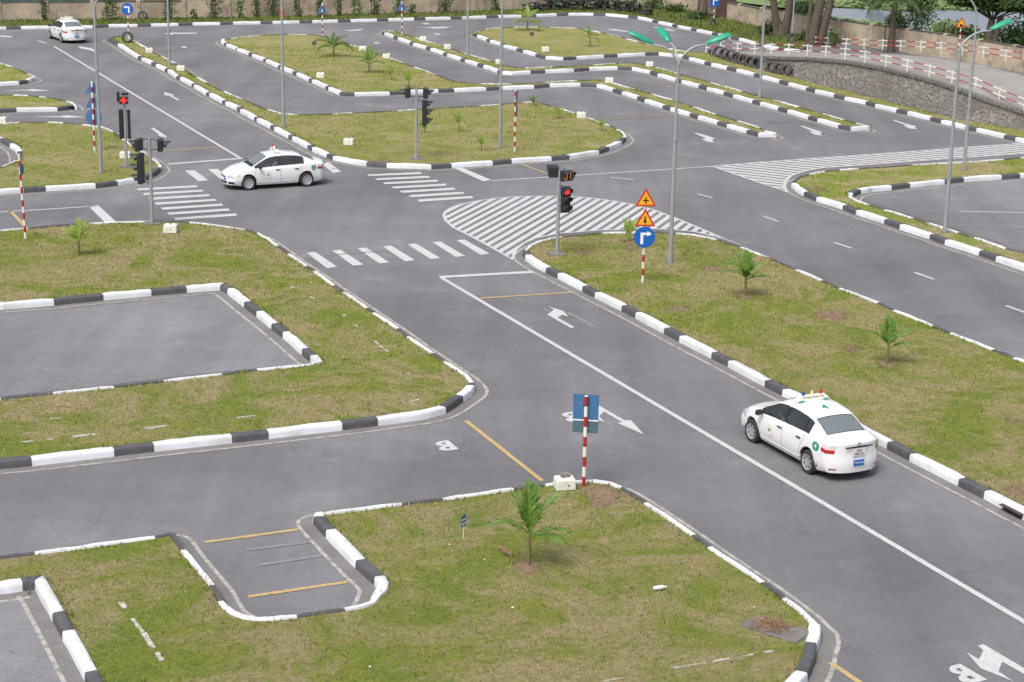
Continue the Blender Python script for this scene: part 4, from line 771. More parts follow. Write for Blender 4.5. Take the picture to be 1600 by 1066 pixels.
tag(lf.obj('lotus_leaves', M['lotus']), 'light green water plants covering the pond margins beyond the wall', 'water plants', kind='stuff')

# ------------------------------------------------------------------ ramp, stone wall, railings
FR = [(1103, 82), (1126, 80.5), (1152, 85.5), (1179, 86), (1205, 87), (1232, 88), (1261, 89.5), (1290, 91), (1320, 95), (1351, 100), (1384, 107), (1417, 114), (1452, 123), (1487, 133), (1524, 143), (1561, 160), (1600, 176), (1640, 194), (1700, 222)]
BASE = [(1100, 83), (1150, 98.5), (1237, 120), (1325, 141.5), (1412, 165), (1500, 186), (1600, 205), (1720, 226)]
def base_y(x):
    for (x0, y0), (x1, y1) in zip(BASE[:-1], BASE[1:]):
        if x <= x1: return y0+(y1-y0)*(x-x0)/(x1-x0)
    return BASE[-1][1]
TOPY = [(1100, 82.5), (1150, 86.5), (1200, 89), (1260, 90.5), (1320, 95.5), (1382, 106.5), (1450, 124), (1500, 140), (1550, 159), (1600, 175), (1720, 224)]
def top_y(x):
    for (x0, y0), (x1, y1) in zip(TOPY[:-1], TOPY[1:]):
        if x <= x1: return y0+(y1-y0)*(x-x0)/(x1-x0)
    return TOPY[-1][1]
edge = []                                  # near edge of the ramp: ground point and height
for x in range(1100, 1721, 20):
    b = at(x, base_y(x)); edge.append((b, max(.02, hat((x, base_y(x)), top_y(x)))))
# far edge runs parallel to it, 5.5 m behind
far = []
for i, (b, h) in enumerate(edge):
    a_, c_ = edge[max(0, i-1)][0], edge[min(len(edge)-1, i+1)][0]; dv = (c_-a_).normalized(); nv = Vector((-dv.y, dv.x, 0))
    if nv.y < 0: nv = -nv
    far.append((b+nv*6.2, h))
rp = MB(); rp.loft([[(b.x, b.y, h) for b, h in edge], [(b.x, b.y, h) for b, h in far], [(b.x, b.y, -.3) for b, h in far]], False)
ramp = tag(rp.obj('ramp', M['concrete']), kind='structure')
qa, qb = at(1520, 146, .9), at(1612, 138, .9)
sw = root('retaining_wall', (edge[0][0].x, edge[0][0].y, 0), 0, 'grey rubble stone wall holding up the curved ramp', 'wall'); so = Vector((edge[0][0].x, edge[0][0].y, 0))
bk = MB(); cp = MB(); stn = MB(); r_ = random.Random(4); cl = MB()
for (a, ha), (b, hb) in zip(edge[:-1], edge[1:]):
    dv = (b-a).normalized(); nv = Vector((dv.y, -dv.x, 0)); nv = nv if nv.y < 0 else -nv
    A, B = a-so, b-so
    bk.add([A, B, B+Vector((0, 0, hb-.02)), A+Vector((0, 0, ha-.02))], [(0, 1, 2, 3)])
    o = nv*.10; i_ = -nv*.3
    q = MB(); 
    ps = [[P_+o+Vector((0, 0, h-.14)), P_+o+Vector((0, 0, h+.03)), P_+i_+Vector((0, 0, h+.03)), P_+i_+Vector((0, 0, h-.14))] for P_, h in ((A+dv*.01, ha), (B-dv*.01, hb))]
    if min(ha, hb) > .1: q.loft(ps, True, True).obj('coping', M['mortar'], sw)
    L_ = (b-a).length; s_ = 0
    nrow = int(max(ha, hb)/.13)
    for k in range(nrow):
        s_ = r_.uniform(-.1, .1)
        while s_ < L_:
            hs_ = r_.uniform(.06, .12)
            w_ = r_.uniform(.10, .28); z = .06+k*.13+r_.uniform(-.08, .08); hh = ha+(hb-ha)*min(1, s_/L_)
            if z+.06 < hh-.14:
                c = A+dv*(s_+w_/2)+nv*.0+Vector((0, 0, z)); n_ = 7; rg = []
                for rr, dd in ((1.25, .0), (1.1, .01), (.75, r_.uniform(.012, .03))):
                    rg.append([c+dv*(w_*.5*rr*math.cos(6.283*j/n_+k)*(.8+.35*((j*7+k*3) % 5)/5))+Vector((0, 0, hs_*rr*math.sin(6.283*j/n_+k)))+nv*dd for j in range(n_)])
                stn.loft(rg, True, True)
            s_ += w_+.02
bk.obj('wall_core', M['mortar'], sw); tag(stn.obj('stone', M['stone'], sw), kind='stuff')
def railing(px_list, zs, label, seed):
    P = [at(x, y, z) for (x, y), z in zip(px_list, zs)]; rt = root('railing', P[0], 0, label, 'railing'); O = P[0].copy()
    tot = [0]
    for k, p in enumerate(P):
        q = p-O; MB().tube([q, q+Vector((0, 0, .72))], .04, 8).obj('post', M['pole_white'], rt)
        if k < len(P)-1:
            n = P[k+1]-O; dv = n-q
            for hz in (.3, .62):
                a = q+Vector((0, 0, hz)); b = n+Vector((0, 0, hz))
                for (t0, t1, mm) in ((.0, .27, 'pole_white'), (.27, .73, 'pole_red'), (.73, 1.0, 'pole_white')):
                    MB().tube([a.lerp(b, t0), a.lerp(b, t1)], .028 if mm == 'pole_red' else .033, 6).obj('rail', M[mm], rt)
    return rt
fz = []; fp = []
for x, y in FR:
    # height of the ramp edge under this post
    best = min(range(31), key=lambda i: abs(1100+20*i-x)); i = min(max(0, int((x-1100)//20)), 30); t = (x-1100)/20-i; i2 = min(30, i+1); t = min(1, max(0, t))
    z = edge[i][1]*(1-t)+edge[i2][1]*t; fz.append(z); fp.append((x, y-2 if x > 1110 else y))
railing(fp, fz, 'red and white pipe railing along the near edge of the ramp', 1)
RB = [(1269, 72), (1294, 74), (1322, 75.5), (1350, 77), (1379, 78.5), (1407, 79.5), (1438, 81), (1470, 83), (1503, 86), (1536, 90.5), (1571, 96), (1608, 101), (1650, 110)]
def ramp_h(p):
    i = min(range(len(far)), key=lambda j: (far[j][0]-p).length); return edge[i][1]
rbz = []
for x, y in RB:
    z = 1.2
    for _ in range(12): z = .5*z+.5*ramp_h(at(x, y, z))
    rbz.append(z)
railing(RB, rbz, 'red and white pipe railing along the far edge of the ramp', 2)
sl = MB(); A_ = at(1519, 147, 1.35); B_ = at(1615, 136.5, 1.1); 
sheet('painted_line', [at(1519, 145.5, 1.32), at(1519, 148, 1.30), at(1620, 138.5, 1.05), at(1620, 136, 1.05)], 1.32, M['white_line'], ramp) if False else None

# ------------------------------------------------------------------ tyres
def tyre_mesh(r1=.33, wd=.2):
    b = MB(); prof = [(r1*.62, -wd*.42), (r1*.68, -wd*.5), (r1*.9, -wd*.48), (r1, -wd*.34), (r1, wd*.34), (r1*.9, wd*.48), (r1*.68, wd*.5), (r1*.62, wd*.42), (r1*.66, 0), (r1*.62, -wd*.42)]
    b.lathe(prof, ax='y', n=22); return b.mesh('tyre', [M['rubber_dusty']], smooth=40)
TY = tyre_mesh(); TY2 = tyre_mesh(.31, .2); TY2.materials[0] = M['rubber']
def tyre(me, loc, rot, label, group):
    o = bpy.data.objects.new('tyre', me); COL.objects.link(o); o.location = loc; o.rotation_euler = rot; return tag(o, label, 'tyre', group)
names = ['first', 'second', 'third', 'fourth', 'fifth', 'sixth', 'seventh', 'eighth', 'ninth', 'tenth', 'eleventh']
txs = [(1111, 87), (1122, 90), (1131, 93), (1140, 96), (1150, 100), (1161, 103), (1172, 106), (1182, 108), (1193, 112), (1205, 115), (1217, 117), (1229, 120)]
for i, (x, y) in enumerate(txs):
    p = at(x, y); sc_ = .55 if i == 0 else 1
    o = tyre(TY, p+Vector((0, 0, (.40 if i else .2))), (R(-16), 0, R(-40-rnd.uniform(-8, 8))), 'grey tyre leaning on the ramp wall, %s from the left end of the row' % (['small first']+names[1:]+['last'])[i], 'tyres leaning along the ramp wall'); o.scale = (1.15*sc_, 1.1, 1.15*sc_)
# heap of tyres along the far wall
r_ = random.Random(12); k = 0; hp = [(820, 19.5), (860, 18), (900, 17.5), (940, 17.5), (970, 20), (1000, 23), (1018, 27.5)]
def hsamp(x):
    for (x0, y0), (x1, y1) in zip(hp[:-1], hp[1:]):
        if x <= x1: return y0+(y1-y0)*(x-x0)/(x1-x0)
    return hp[-1][1]
x = 822
while x < 1019:
    for lay in range(3 if 850 < x < 985 else 2):
        y = hsamp(x)+.9-.5*lay*0; p = at(x+r_.uniform(-2, 2), y)
        st = r_.random()
        rot = (r_.uniform(-.35, .35), r_.uniform(-.3, .3), r_.uniform(0, 3)) if st < .35 else (R(90)+r_.uniform(-.3, .3), r_.uniform(-.3, .3), r_.uniform(0, 3))
        tyre(TY2, p+Vector((0, (2-lay)*.12-.2+r_.uniform(-.2, .25), .26+lay*.33)), rot, 'black tyre, %s layer of the wall heap, %s' % (['bottom', 'middle', 'top'][lay], 'behind the yellow-green palm' if x < 868 else 'left of its centre' if x < 915 else 'between the two upright tyres' if x < 962 else 'near its sloping right end'), 'tyres heaped along the far wall')
    x += r_.uniform(7.5, 9.5)
for xx, lb in ((914, 'tyre standing upright on top of the heap, left one'), (961, 'tyre standing upright on top of the heap, right one')):
    p = at(xx, 18.3); o = tyre(TY2, p+Vector((0, .1, 1.25)), (R(-8), 0, R(10)), lb, 'tyres heaped along the far wall')
# ------------------------------------------------------------------ lamps
def pole(rt, h, r0=.085, r1=.05, m='galv', segs=None):
    MB().tube([(0, 0, 0), (0, 0, h*.5), (0, 0, h)], [r0, (r0+r1)/2, r1], 12).obj('pole', M[m], rt, smooth=60)
    MB().box((0, 0, .012), (.27, .27, .03)).obj('base_plate', M['gutter'], rt)
    for sx in (-1, 1):
        for sy in (-1, 1): MB().tube([(sx*.105, sy*.105, .02), (sx*.105, sy*.105, .07)], .016, 6).obj('bolt', M['galv'], rt)
    MB().box((0, -r0*.93, 1.0), (.1, .03, .26), bev=.008).obj('access_door', M['galv'], rt)
def lamp_head(rt, tip, az, tilt):
    hd = root('lamp_head', tip, 0); hd.parent = rt; hd.rotation_euler = (0, -R(tilt), R(az))
    rings = []
    for t, w_, h_ in ((0, .07, .06), (.06, .11, .09), (.3, .16, .13), (.6, .18, .14), (.85, .17, .12), (.95, .12, .07)):
        rings.append([(t*.95, w_*math.cos(q), (h_*math.sin(q) if math.sin(q) > 0 else h_*.35*math.sin(q))+.02) for q in [6.283*k/14 for k in range(14)]])
    MB().loft(rings, True, True).obj('housing', M['greenlamp'], hd, smooth=50)
    MB().box((.58, 0, -.035), (.42, .2, .05), bev=.02).obj('lens', M['lens'], hd); 
    return hd
def lamp(px, label, arms, h=7.0, z0=KH-.05, lift=1.1, reach=1.05):
    p = at(px[0], px[1], z0); rt = root('street_lamp', p, 0, label, 'street lamp', 'grey street lamps on the grass islands'); pole(rt, h)
    MB().tube([(0, 0, h*.62), (0, 0, h*.62+.1)], .085, 10).obj('collar', M['galv'], rt)
    for az, tilt, rc, lf_ in arms:
        pts = []; c, s_ = math.cos(R(az)), math.sin(R(az))
        for k in range(9):
            t = k/8; rr = rc*(t**1.7); z = h-.1+lf_*(math.sin(t*math.pi/2)); pts.append((c*rr, s_*rr, z))
        MB().tube(pts, [.042-.01*k/8 for k in range(9)], 8).obj('arm', M['galv'], rt, smooth=60)
        lamp_head(rt, pts[-1], az, tilt)
    return rt
A3 = [(178, 24, .92, .74), (110, 24, .85, .74), (10, 20, .98, .76)]
lamp((1047, 410), 'street lamp with three green heads rising from the big right island', A3)
lamp((158, 270), 'street lamp with forked top beside the back of the left triangle signs', [(170, 22, 1.2, 1.1), (10, 22, 1.2, 1.1)])
lamp((265, 102), 'street lamp in the narrow strip behind the long median kerb, second from the left', [(170, 22, 1.2, 1.1), (10, 22, 1.2, 1.1)])
lamp((443, 198), 'street lamp at the left corner of the middle island', [(170, 22, 1.2, 1.1), (10, 22, 1.2, 1.1)])
lamp((730, 87), 'street lamp in the upper thin strip island behind the white boxes', [(170, 22, 1.2, 1.1), (10, 22, 1.2, 1.1)])
lamp((781, 232), 'tallest-looking street lamp near the front of the middle island', A3)
lamp((1187, 153), 'street lamp standing in the right half of the thin strip island', [(170, 22, 1.2, 1.1), (10, 22, 1.2, 1.1)])
lamp((1476, 363), 'near street lamp by the pale lot with one arm and green head reaching right', [(14, 22, 1.2, .78)])
lamp((1506, 266), 'farther street lamp by the hatched paint with an arm curving left', [(172, 22, 1.3, 1.15)])
for px, lb in (((1237, 68), 'thin lamp post with a tyre round its foot between the two forked trees'), ((224, 33), 'thin lamp post with a tyre round its foot before the left wall')):
    p = at(*px); rt = root('street_lamp', p, 0, lb, 'street lamp'); pole(rt, 6.5, .06, .045); MB().tube([(0, 0, 6.3), (0, .4, 6.9), (0, 1.0, 7.1)], .035, 8).obj('arm', M['galv'], rt); lamp_head(rt, (0, 1.0, 7.1), 90, 10)
    tyre(TY, p+Vector((0, -.16, .42)), (R(-8), 0, 0), 'tyre leaning on the thin lamp post %s' % ('by the forked trees' if px[0] > 500 else 'before the left wall'), None).scale = (1.1, .9, 1.1)

# ------------------------------------------------------------------ traffic lights
def visor(mb, x, z, w_=.15, d_=.30):
    """cutaway hood above a lens that faces -Y"""
    n = 10; rings = []
    a = [math.pi*(k/n)*1.25-math.pi*.125 for k in range(n+1)]
    fr_ = [(x+w_*math.cos(q), -.11, z+w_*math.sin(q)) for q in a]; bk_ = [(x+w_*1.06*math.cos(q), -.11-d_*(.35+.65*max(0, math.sin(q))), z+w_*1.06*math.sin(q)-.02) for q in a]
    mb.loft([fr_, bk_], False); mb.loft([[(p[0]*1, p[1], p[2]+.008) for p in bk_], [(p[0], p[1], p[2]+.008) for p in fr_]], False)
def signal3(parent, loc, rz, lit=None, w_=.34, pitch=.34, nm='signal_head', n=3):
    hd = root(nm, loc, rz); hd.parent = parent; H = pitch*n
    MB().box((0, 0, 0), (w_, .2, H), bev=.025).obj('housing', M['black_plastic'], hd)
    for k in range(n):
        z = H/2-pitch*(k+.5); c = MB(); c.lathe([(.001, -.125), (.08, -.12), (.115, -.103)], (0, 0, z), 'y', 18)
        c.obj('lens', M['red_glow'] if lit == k else M['dark_lens'], hd, smooth=60)
        v = MB(); visor(v, 0, z); v.obj('visor', M['black_plastic'], hd, smooth=60)
    return hd
def bracket(parent, pts): MB().tube(pts, .018, 6).obj('bracket', M['black_plastic'], parent)
def slab(rt, m='gutter'): MB().box((0, 0, -.0), (.6, .55, .08), R(12), bev=.01).obj('base_slab', M['gutter'], rt)
# near light with red lamp and countdown
p = at(870.5, 397, KH-.05); t = root('traffic_light', p, 0, 'traffic light showing red with an orange countdown at the island nose', 'traffic light'); slab(t)
MB().tube([(0, 0, 0), (0, 0, 1.6), (0, 0, 3.05)], [.075, .06, .052], 12).obj('pole', M['galv'], t, smooth=60)
signal3(t, (.25, -.03, 2.0), R(28), 0, .33, .31)
cd = root('countdown_timer', (.27, -.03, 2.86), R(28)); cd.parent = t
MB().box((0, 0, 0), (.42, .22, .36), bev=.02).obj('housing', M['black_plastic'], cd)
v = MB(); v.add([(-.21, -.11, .17), (.21, -.11, .17), (.21, -.34, .16), (-.21, -.34, .16), (.21, -.11, -.14), (-.21, -.11, -.14)], [(0, 1, 2, 3), (1, 4, 2), (0, 3, 5)]); v.obj('visor', M['black_plastic'], cd)
dg = MB(); dg.box((-.05, -.113, .0), (.03, .006, .24)); dg.box((-.1, -.113, -.12), (.09, .006, .03)); dg.box((-.15, -.113, -.07), (.03, .006, .07)); dg.box((.1, -.113, .0), (.03, .006, .24)); dg.box((.06, -.113, .1), (.05, .006, .03)); dg.box((-.09, -.113, .12), (.05, .006, .025)); dg.obj('digits', M['amber_glow'], cd)
hb = root('signal_box', (-.2, .02, 2.98), R(190)); hb.parent = t
MB().box((0, 0, 0), (.36, .2, .38), bev=.02).obj('housing', M['black_plastic'], hb); v = MB(); v.add([(-.18, -.1, .18), (.18, -.1, .18), (.2, -.34, .2), (-.2, -.34, .2), (.18, -.1, -.15), (-.18, -.1, -.15)], [(0, 1, 2, 3), (1, 4, 2), (0, 3, 5)]); v.obj('visor', M['black_plastic'], hb)
bracket(t, [(0, 0, 2.5), (.1, 0, 2.5), (.14, 0, 2.45)]); bracket(t, [(0, 0, 2.62), (.14, 0, 2.66), (.22, 0, 2.72)]); bracket(t, [(.1, 0, 3.05), (.22, 0, 3.12)]); bracket(t, [(0, 0, 3.0), (-.12, 0, 3.0)])
# two lights seen from behind / sideways
def side_light(px, label, sg):
    p = at(px[0], px[1], KH-.05); t = root('traffic_light', p, 0, label, 'traffic light'); slab(t)
    MB().tube([(0, 0, 0), (0, 0, 1.6), (0, 0, 3.25)], [.075, .06, .052], 12).obj('pole', M['galv'], t, smooth=60)
    for s_ in (-1, 1):
        hd = signal3(t, (s_*.4, 0, 3.0), R(90 if s_ > 0 else -90)+R(8*s_), None, .44, .46, 'countdown_timer', 1)
        bracket(t, [(0, 0, 3.2), (s_*.1, 0, 3.22), (s_*.3, 0, 3.17)]); bracket(t, [(0, 0, 2.84), (s_*.3, 0, 2.83)])
    signal3(t, (sg*.36, 0, 2.1), R(90 if sg > 0 else -90)+R(6*sg), None, .37, .385)
    bracket(t, [(0, 0, 2.64), (sg*.26, 0, 2.64)]); bracket(t, [(0, 0, 1.56), (sg*.26, 0, 1.56)]); return t
side_light((238, 349), 'traffic light seen from the side with its three lenses facing left', -1)
side_light((650.5, 248), 'traffic light seen from the side with its three lenses facing right in the middle island', 1)
p = at(198, 260, KH-.05); t = root('traffic_light', p, 0, 'traffic light with a lit red cross on its square head', 'traffic light'); slab(t)
MB().tube([(0, 0, 0), (0, 0, 1.6), (0, 0, 3.1)], [.07, .055, .05], 12).obj('pole', M['galv'], t, smooth=60)
hd = root('cross_signal', (0, -.1, 2.92), R(6)); hd.parent = t; MB().box((0, 0, 0), (.38, .14, .32), bev=.015).obj('housing', M['black_plastic'], hd)
c = MB(); c.box((0, -.076, 0), (.30, .012, .06)); c.box((0, -.078, 0), (.07, .014, .27)); c.obj('cross', M['red_glow'], hd)
MB().box((-.25, .2, .12), (.1, .3, .42), bev=.01).obj('rear_timer', M['black_plastic'], hd); MB().box((.05, .1, .26), (.3, .12, .1)).obj('top_bracket', M['black_plastic'], hd)
for x, w_ in ((-.17, .2), (.16, .12)): MB().box((x, .05, 1.85), (w_, .16, 1.28), R(20), bev=.015).obj('signal_head', M['black_plastic'], t)
bracket(t, [(-.1, 0, 2.4), (.1, 0, 2.4)]); bracket(t, [(-.1, 0, 1.3), (.1, 0, 1.3)])

# ------------------------------------------------------------------ sign posts
def band_post(rt, h, n, r0=.045, first='pole_white'):
    st = h/n
    for k in range(n):
        mm = 'pole_white' if (k % 2 == 0) == (first == 'pole_white') else 'pole_red'
        MB().tube([(0, 0, k*st), (0, 0, (k+1)*st)], r0, 12).obj('band', M[mm], rt, smooth=60)
    MB().lathe([(r0, h), (r0*.7, h+.01), (.001, h+.012)], n=12).obj('cap', M['pole_white'], rt)
def tri_pts(s_, z, y): return [(-s_/2, y, z-s_*.29), (s_/2, y, z-s_*.29), (0, y, z+s_*.577)]
def tri_sign(parent, z, s_, face, y=-.07, rz=0, symbol=None, back=None):
    rt = root('triangle_sign', (0, 0, z), rz); rt.parent = parent
    MB().prism(tri_pts(s_, 0, y), (0, .012, 0)).obj('plate', M[back or 'sign_red'], rt)
    if face:
        MB().prism(tri_pts(s_*.99, 0, y-.003), (0, .002, 0)).obj('border', M['sign_red'], rt)
        MB().prism(tri_pts(s_*.72, 0, y-.006), (0, .002, 0)).obj('face', M['sign_yellow'], rt)
        b = MB()
        for q in symbol: b.box((q[0], y-.009, q[1]), (q[2], .004, q[3]))
        if symbol: b.obj('symbol', M['sign_black'], rt)
    return rt
def round_sign(parent, z, r0, y=-.07, rz=0, face='sign_blue', arrow=None, back=None):
    rt = root('round_sign', (0, 0, z), rz); rt.parent = parent; sg = -1
    MB().lathe([(.001, y), (r0, y), (r0, y+.012), (.001, y+.012)], ax='y', n=36).obj('plate', M[back or face], rt)
    if arrow:
        b = MB(); s_ = arrow*r0*2
        b.prism([(-s_*.19, y-.003, -r0*.66), (-s_*.06, y-.003, -r0*.66), (-s_*.06, y-.003, r0*.22), (s_*.12, y-.003, r0*.22), (s_*.12, y-.003, r0*.44), (-s_*.19, y-.003, r0*.44)][::1], (0, -.003, 0))
        b.prism([(s_*.12, y-.003, r0*.06), (s_*.34, y-.003, r0*.33), (s_*.12, y-.003, r0*.60)], (0, -.003, 0)); b.obj('arrow', M['sign_white'], rt)
    return rt
def signpost(px, label, h, n, z0=KH-.05, first='pole_white'):
    p = at(px[0], px[1], z0); rt = root('road_sign', p, 0, label, 'road sign'); band_post(rt, h, n, first=first); return rt
s1 = signpost((1004, 441), 'warning triangles above a blue right-turn disc on a banded post', 3.1, 13)
PLUS = [(0, .0, .04, .24), (0, .0, .2, .04)]
LIGHTS = [(0, .08, .10, .02), (0, .0, .07, .10), (0, -.06, .10, .05), (0, .12, .03, .06)]
tri_sign(s1, 2.83, .72, True, symbol=PLUS, rz=R(4)); tri_sign(s1, 2.15, .70, True, symbol=LIGHTS, rz=R(4)); round_sign(s1, 1.57, .36, rz=R(4), arrow=1)
s2 = signpost((912, 760), 'back of a rectangular blue board on a red and white post by the cream box', 2.22, 9, first='pole_red')
pl = root('sign_board', (0, .06, 1.80), R(-8)); pl.parent = s2
MB().box((0, 0, .13), (.60, .012, .62)).obj('upper_board', M['sign_back'], pl); MB().box((0, 0, -.345), (.60, .012, .30)).obj('lower_board', M['sign_back2'], pl); MB().box((0, -.004, -.185), (.60, .02, .03)).obj('joint_strip', M['sign_white'], pl)
for x in (-.12, -.12): MB().lathe([(.001, -.02), (.014, -.012), (.014, 0)], (x, 0, .22 if x else .1), 'y', 8).obj('bolt', M['sign_white'], pl)
s3 = signpost((148, 237), 'backs of two triangles and a disc on the banded post left of a lamp', 3.2, 13)
for z in (2.85, 2.2): tri_sign(s3, z, .72, False, y=.06, back='sign_back', rz=R(-4))
round_sign(s3, 1.55, .38, y=.06, back='sign_back', rz=R(-4))
s4 = signpost((804, 237), 'edge-on sign plates on the banded post beside the tall middle lamp', 3.05, 13)
for z in (2.6, 1.95): round_sign(s4, z, .3, rz=R(83), back='sign_back')
tri_sign(s4, 1.3+1.2, .1, False, back='sign_back')
s5 = signpost((40, 373), 'leaning edge-on round sign on a banded post at the left edge', 3.1, 13); s5.rotation_euler = (0, R(-1.5), 0); round_sign(s5, 2.55, .2, rz=R(84), back='sign_back')
s6 = signpost((201, 60), 'blue disc with a white left arrow on a banded post in a tyre', 2.0, 9); round_sign(s6, 1.98, .40, rz=0, arrow=-1)
tyre(TY, at(200, 66.5, KH-.05)+Vector((0, -.14, .36)), (R(-6), 0, R(5)), 'tyre at the foot of the blue left-turn sign on the strip', None).scale = (1.2, 1, 1.2)
s7 = signpost((504, 58), 'back of a faded blue triangle on the striped post above the palm pair', 2.35, 11); tri_sign(s7, 1.85, .8, False, y=.06, back='sign_back'); 
s8 = signpost((628, 54), 'back of a faded blue triangle on the striped post at the thin strip tip', 2.3, 11); tri_sign(s8, 1.9, .8, False, y=.06, back='sign_back')
s9 = signpost((1115, 38), 'blue disc sign on a striped post on the verge before the red door', 1.8, 8, z0=0); round_sign(s9, 1.72, .4, rz=R(10), arrow=1)
tyre(TY, at(1113, 42)+Vector((0, -.1, .3)), (R(-8), 0, R(40)), 'tyre at the foot of the blue disc sign before the red door', None)
p = at(1498, 84, .6); s10 = root('road_sign', p, 0, 'red and yellow triangle sign on a striped post behind the rear railing', 'road sign'); band_post(s10, 2.2, 9)
tri_sign(s10, 1.95, .8, True, rz=R(5), symbol=[(.03, -.1, .3, .09), (-.05, -.04, .12, .07)])
p = at(724, 841, KH-.05); g_ = root('garden_marker', p, R(62), 'tiny blue and white striped marker board on a thin stake in the near grass', 'marker')
MB().tube([(0, 0, 0), (0, 0, .3)], .01, 6).obj('stake', M['pole_white'], g_); MB().box((0, 0, .40), (.2, .01, .26)).obj('board', M['sign_back'], g_)
for z in (.34, .43): MB().box((.0, -.008, z), (.17, .005, .03)).obj('stripe', M['sign_white'], g_)
for px, lb in (((491, 75), 'small dark board on legs in the upper island left of the big palm'), ((831, 60), 'small dark board on legs in the top island under the yellow palm')):
    p = at(px[0], px[1], KH-.05); g_ = root('garden_marker', p, 0, lb, 'marker'); MB().box((0, 0, .3), (.28, .03, .24)).obj('board', M['coping'], g_); MB().tube([(0, 0, 0), (0, 0, .25)], .015, 6).obj('leg', M['coping'], g_)
# ------------------------------------------------------------------ cream concrete boxes
def cbox(px, label, w_=.55, d_=.4, h_=.34, rz=0, knob=True, brick=False, vent=True):
    p = at(px[0], px[1], KH-.06); rt = root('concrete_box', p, R(rz), label, 'concrete box', 'cream concrete sensor boxes on the island edges')
    MB().box((0, 0, h_/2+.02), (w_, d_, h_), bev=.02, tap=.97).obj('body', M['box'], rt)
    MB().box((0, 0, .01), (w_*.94, d_*.94, .05)).obj('plinth', M['gutter'], rt)
    if brick: MB().box((.02, .05, h_+.07), (.22, .13, .09), R(8), bev=.012).obj('lump', M['brick'], rt)
    elif knob:
        for s_ in (-.25, .25): MB().box((s_*w_, 0, h_+.035), (w_*.22, d_*.3, .04), bev=.01).obj('lug', M['box'], rt)
        MB().tube([(0, 0, h_), (0, 0, h_+.06)], .03, 8).obj('knob', M['brick'], rt)
    if vent: MB().lathe([(.001, -d_/2-.004), (.022, -d_/2-.004), (.022, -d_/2+.01)], (.05, 0, h_*.55), 'y', 10).obj('hole', M['sign_black'], rt)
    return rt
cbox((882, 764), 'cream box with a grey lump on top beside the blue-backed board', .47, .40, .26, 12, brick=True)
cbox((267, 364), 'white box on the left island edge right of the side-facing traffic light', .5, .42, .3, 0)
for px, lb in (((545, 227), 'white box in the front left of the middle island'), ((501, 122), 'white box in the lower left of the upper island'), ((604, 91.5), 'white box on the back edge of the upper island right of the palms'), ((567, 80), 'white box half hidden behind the right palm of the pair'),
               ((661, 64.5), 'first white box on the upper strip right of the striped post'), ((699, 77), 'second white box on the upper strip near its lamp post'), ((780, 101), 'white box on the upper strip hidden by the tall lamp pole'), ((852, 81), 'white box near the front kerb of the top island'),
               ((1015, 104.5), 'white box on the thin strip under the green lamp head'), ((952, 130), 'white box where the lower thin strip bends'), ((908, 185), 'white box on the back edge of the middle island'), ((196, 248), 'white box behind the pole of the red cross light'), ((283, 111), 'white box in the long narrow median, nearer one'), ((233, 83), 'white box in the long narrow median, farther one'), ((3, 193), 'white box at the left edge of the picture behind the left island')):
    cbox(px, lb, .47, .36, .29, rnd.uniform(-8, 8))
p = at(441, 31); b = root('fire_box', p, 0, 'small red post box on the verge by the wall', 'post'); MB().box((-.13, 0, .35), (.12, .12, .7), bev=.01).obj('body', M['sign_red'], b); MB().box((.12, 0, .4), (.1, .1, .8), bev=.01).obj('body', M['sign_red'], b)
# drain slab and litter
p = at(1212, 984, KH-.05); s_ = root('concrete_slab', p, R(-38), 'cracked concrete slab with dry straw at the rounded island corner', 'slab'); MB().box((0, 0, .01), (1.25, .62, .05), bev=.01).obj('slab', M['gutter'], s_)
b = MB(); r_ = random.Random(6)
for k in range(420):
    x, y = r_.gauss(-.12, .2), r_.gauss(0, .16); a = r_.uniform(0, 6.28); l = r_.uniform(.06, .2); z = .05+.11*math.exp(-(x*x+y*y)*9)*r_.random(); b.add([(x, y, z), (x+.01, y+.01, z+.01), (x+l*math.cos(a), y+l*math.sin(a), z+r_.uniform(-.01, .05))], [(0, 1, 2)])
tag(b.obj('straw_heap', mat('reddish_dry_straw', (.34, .2, .12), .9, noise=[(14, (.22, .12, .07), .4, .6)]), s_), kind='stuff')
p = at(1030, 921, KH-.02); b = root('bottle', p, R(20), 'white plastic bottle lying in the near grass right of the palm', 'bottle'); MB().lathe([(.001, -.13), (.04, -.125), (.045, 0), (.04, .08), (.018, .11), (.018, .14), (.001, .14)], (0, 0, .04), 'x', 12).obj('body', M['sign_white'], b, smooth=50); MB().lathe([(.02, .135), (.02, .16), (.001, .16)], (0, 0, .04), 'x', 10).obj('cap', M['sign_white'], b)
# drain inlet in the right kerb
a_, b_ = at(1568, 797), at(1597, 812); dn = root('drain_inlet', (a_+b_)/2, math.atan2((b_-a_).y, (b_-a_).x), 'dark rusty drain inlet under the kerb at the lower right edge', 'drain'); Ld = (b_-a_).length
MB().box((0, .02, .07), (Ld, .1, .14)).obj('opening', M['sign_black'], dn); MB().box((0, -.05, .135), (Ld+.1, .12, .02)).obj('lid', M['rust'], dn)
for k in range(5): MB().box((-Ld/2+Ld*(k+.5)/5, -.035, .065), (.025, .02, .12)).obj('bar', M['rust'], dn)
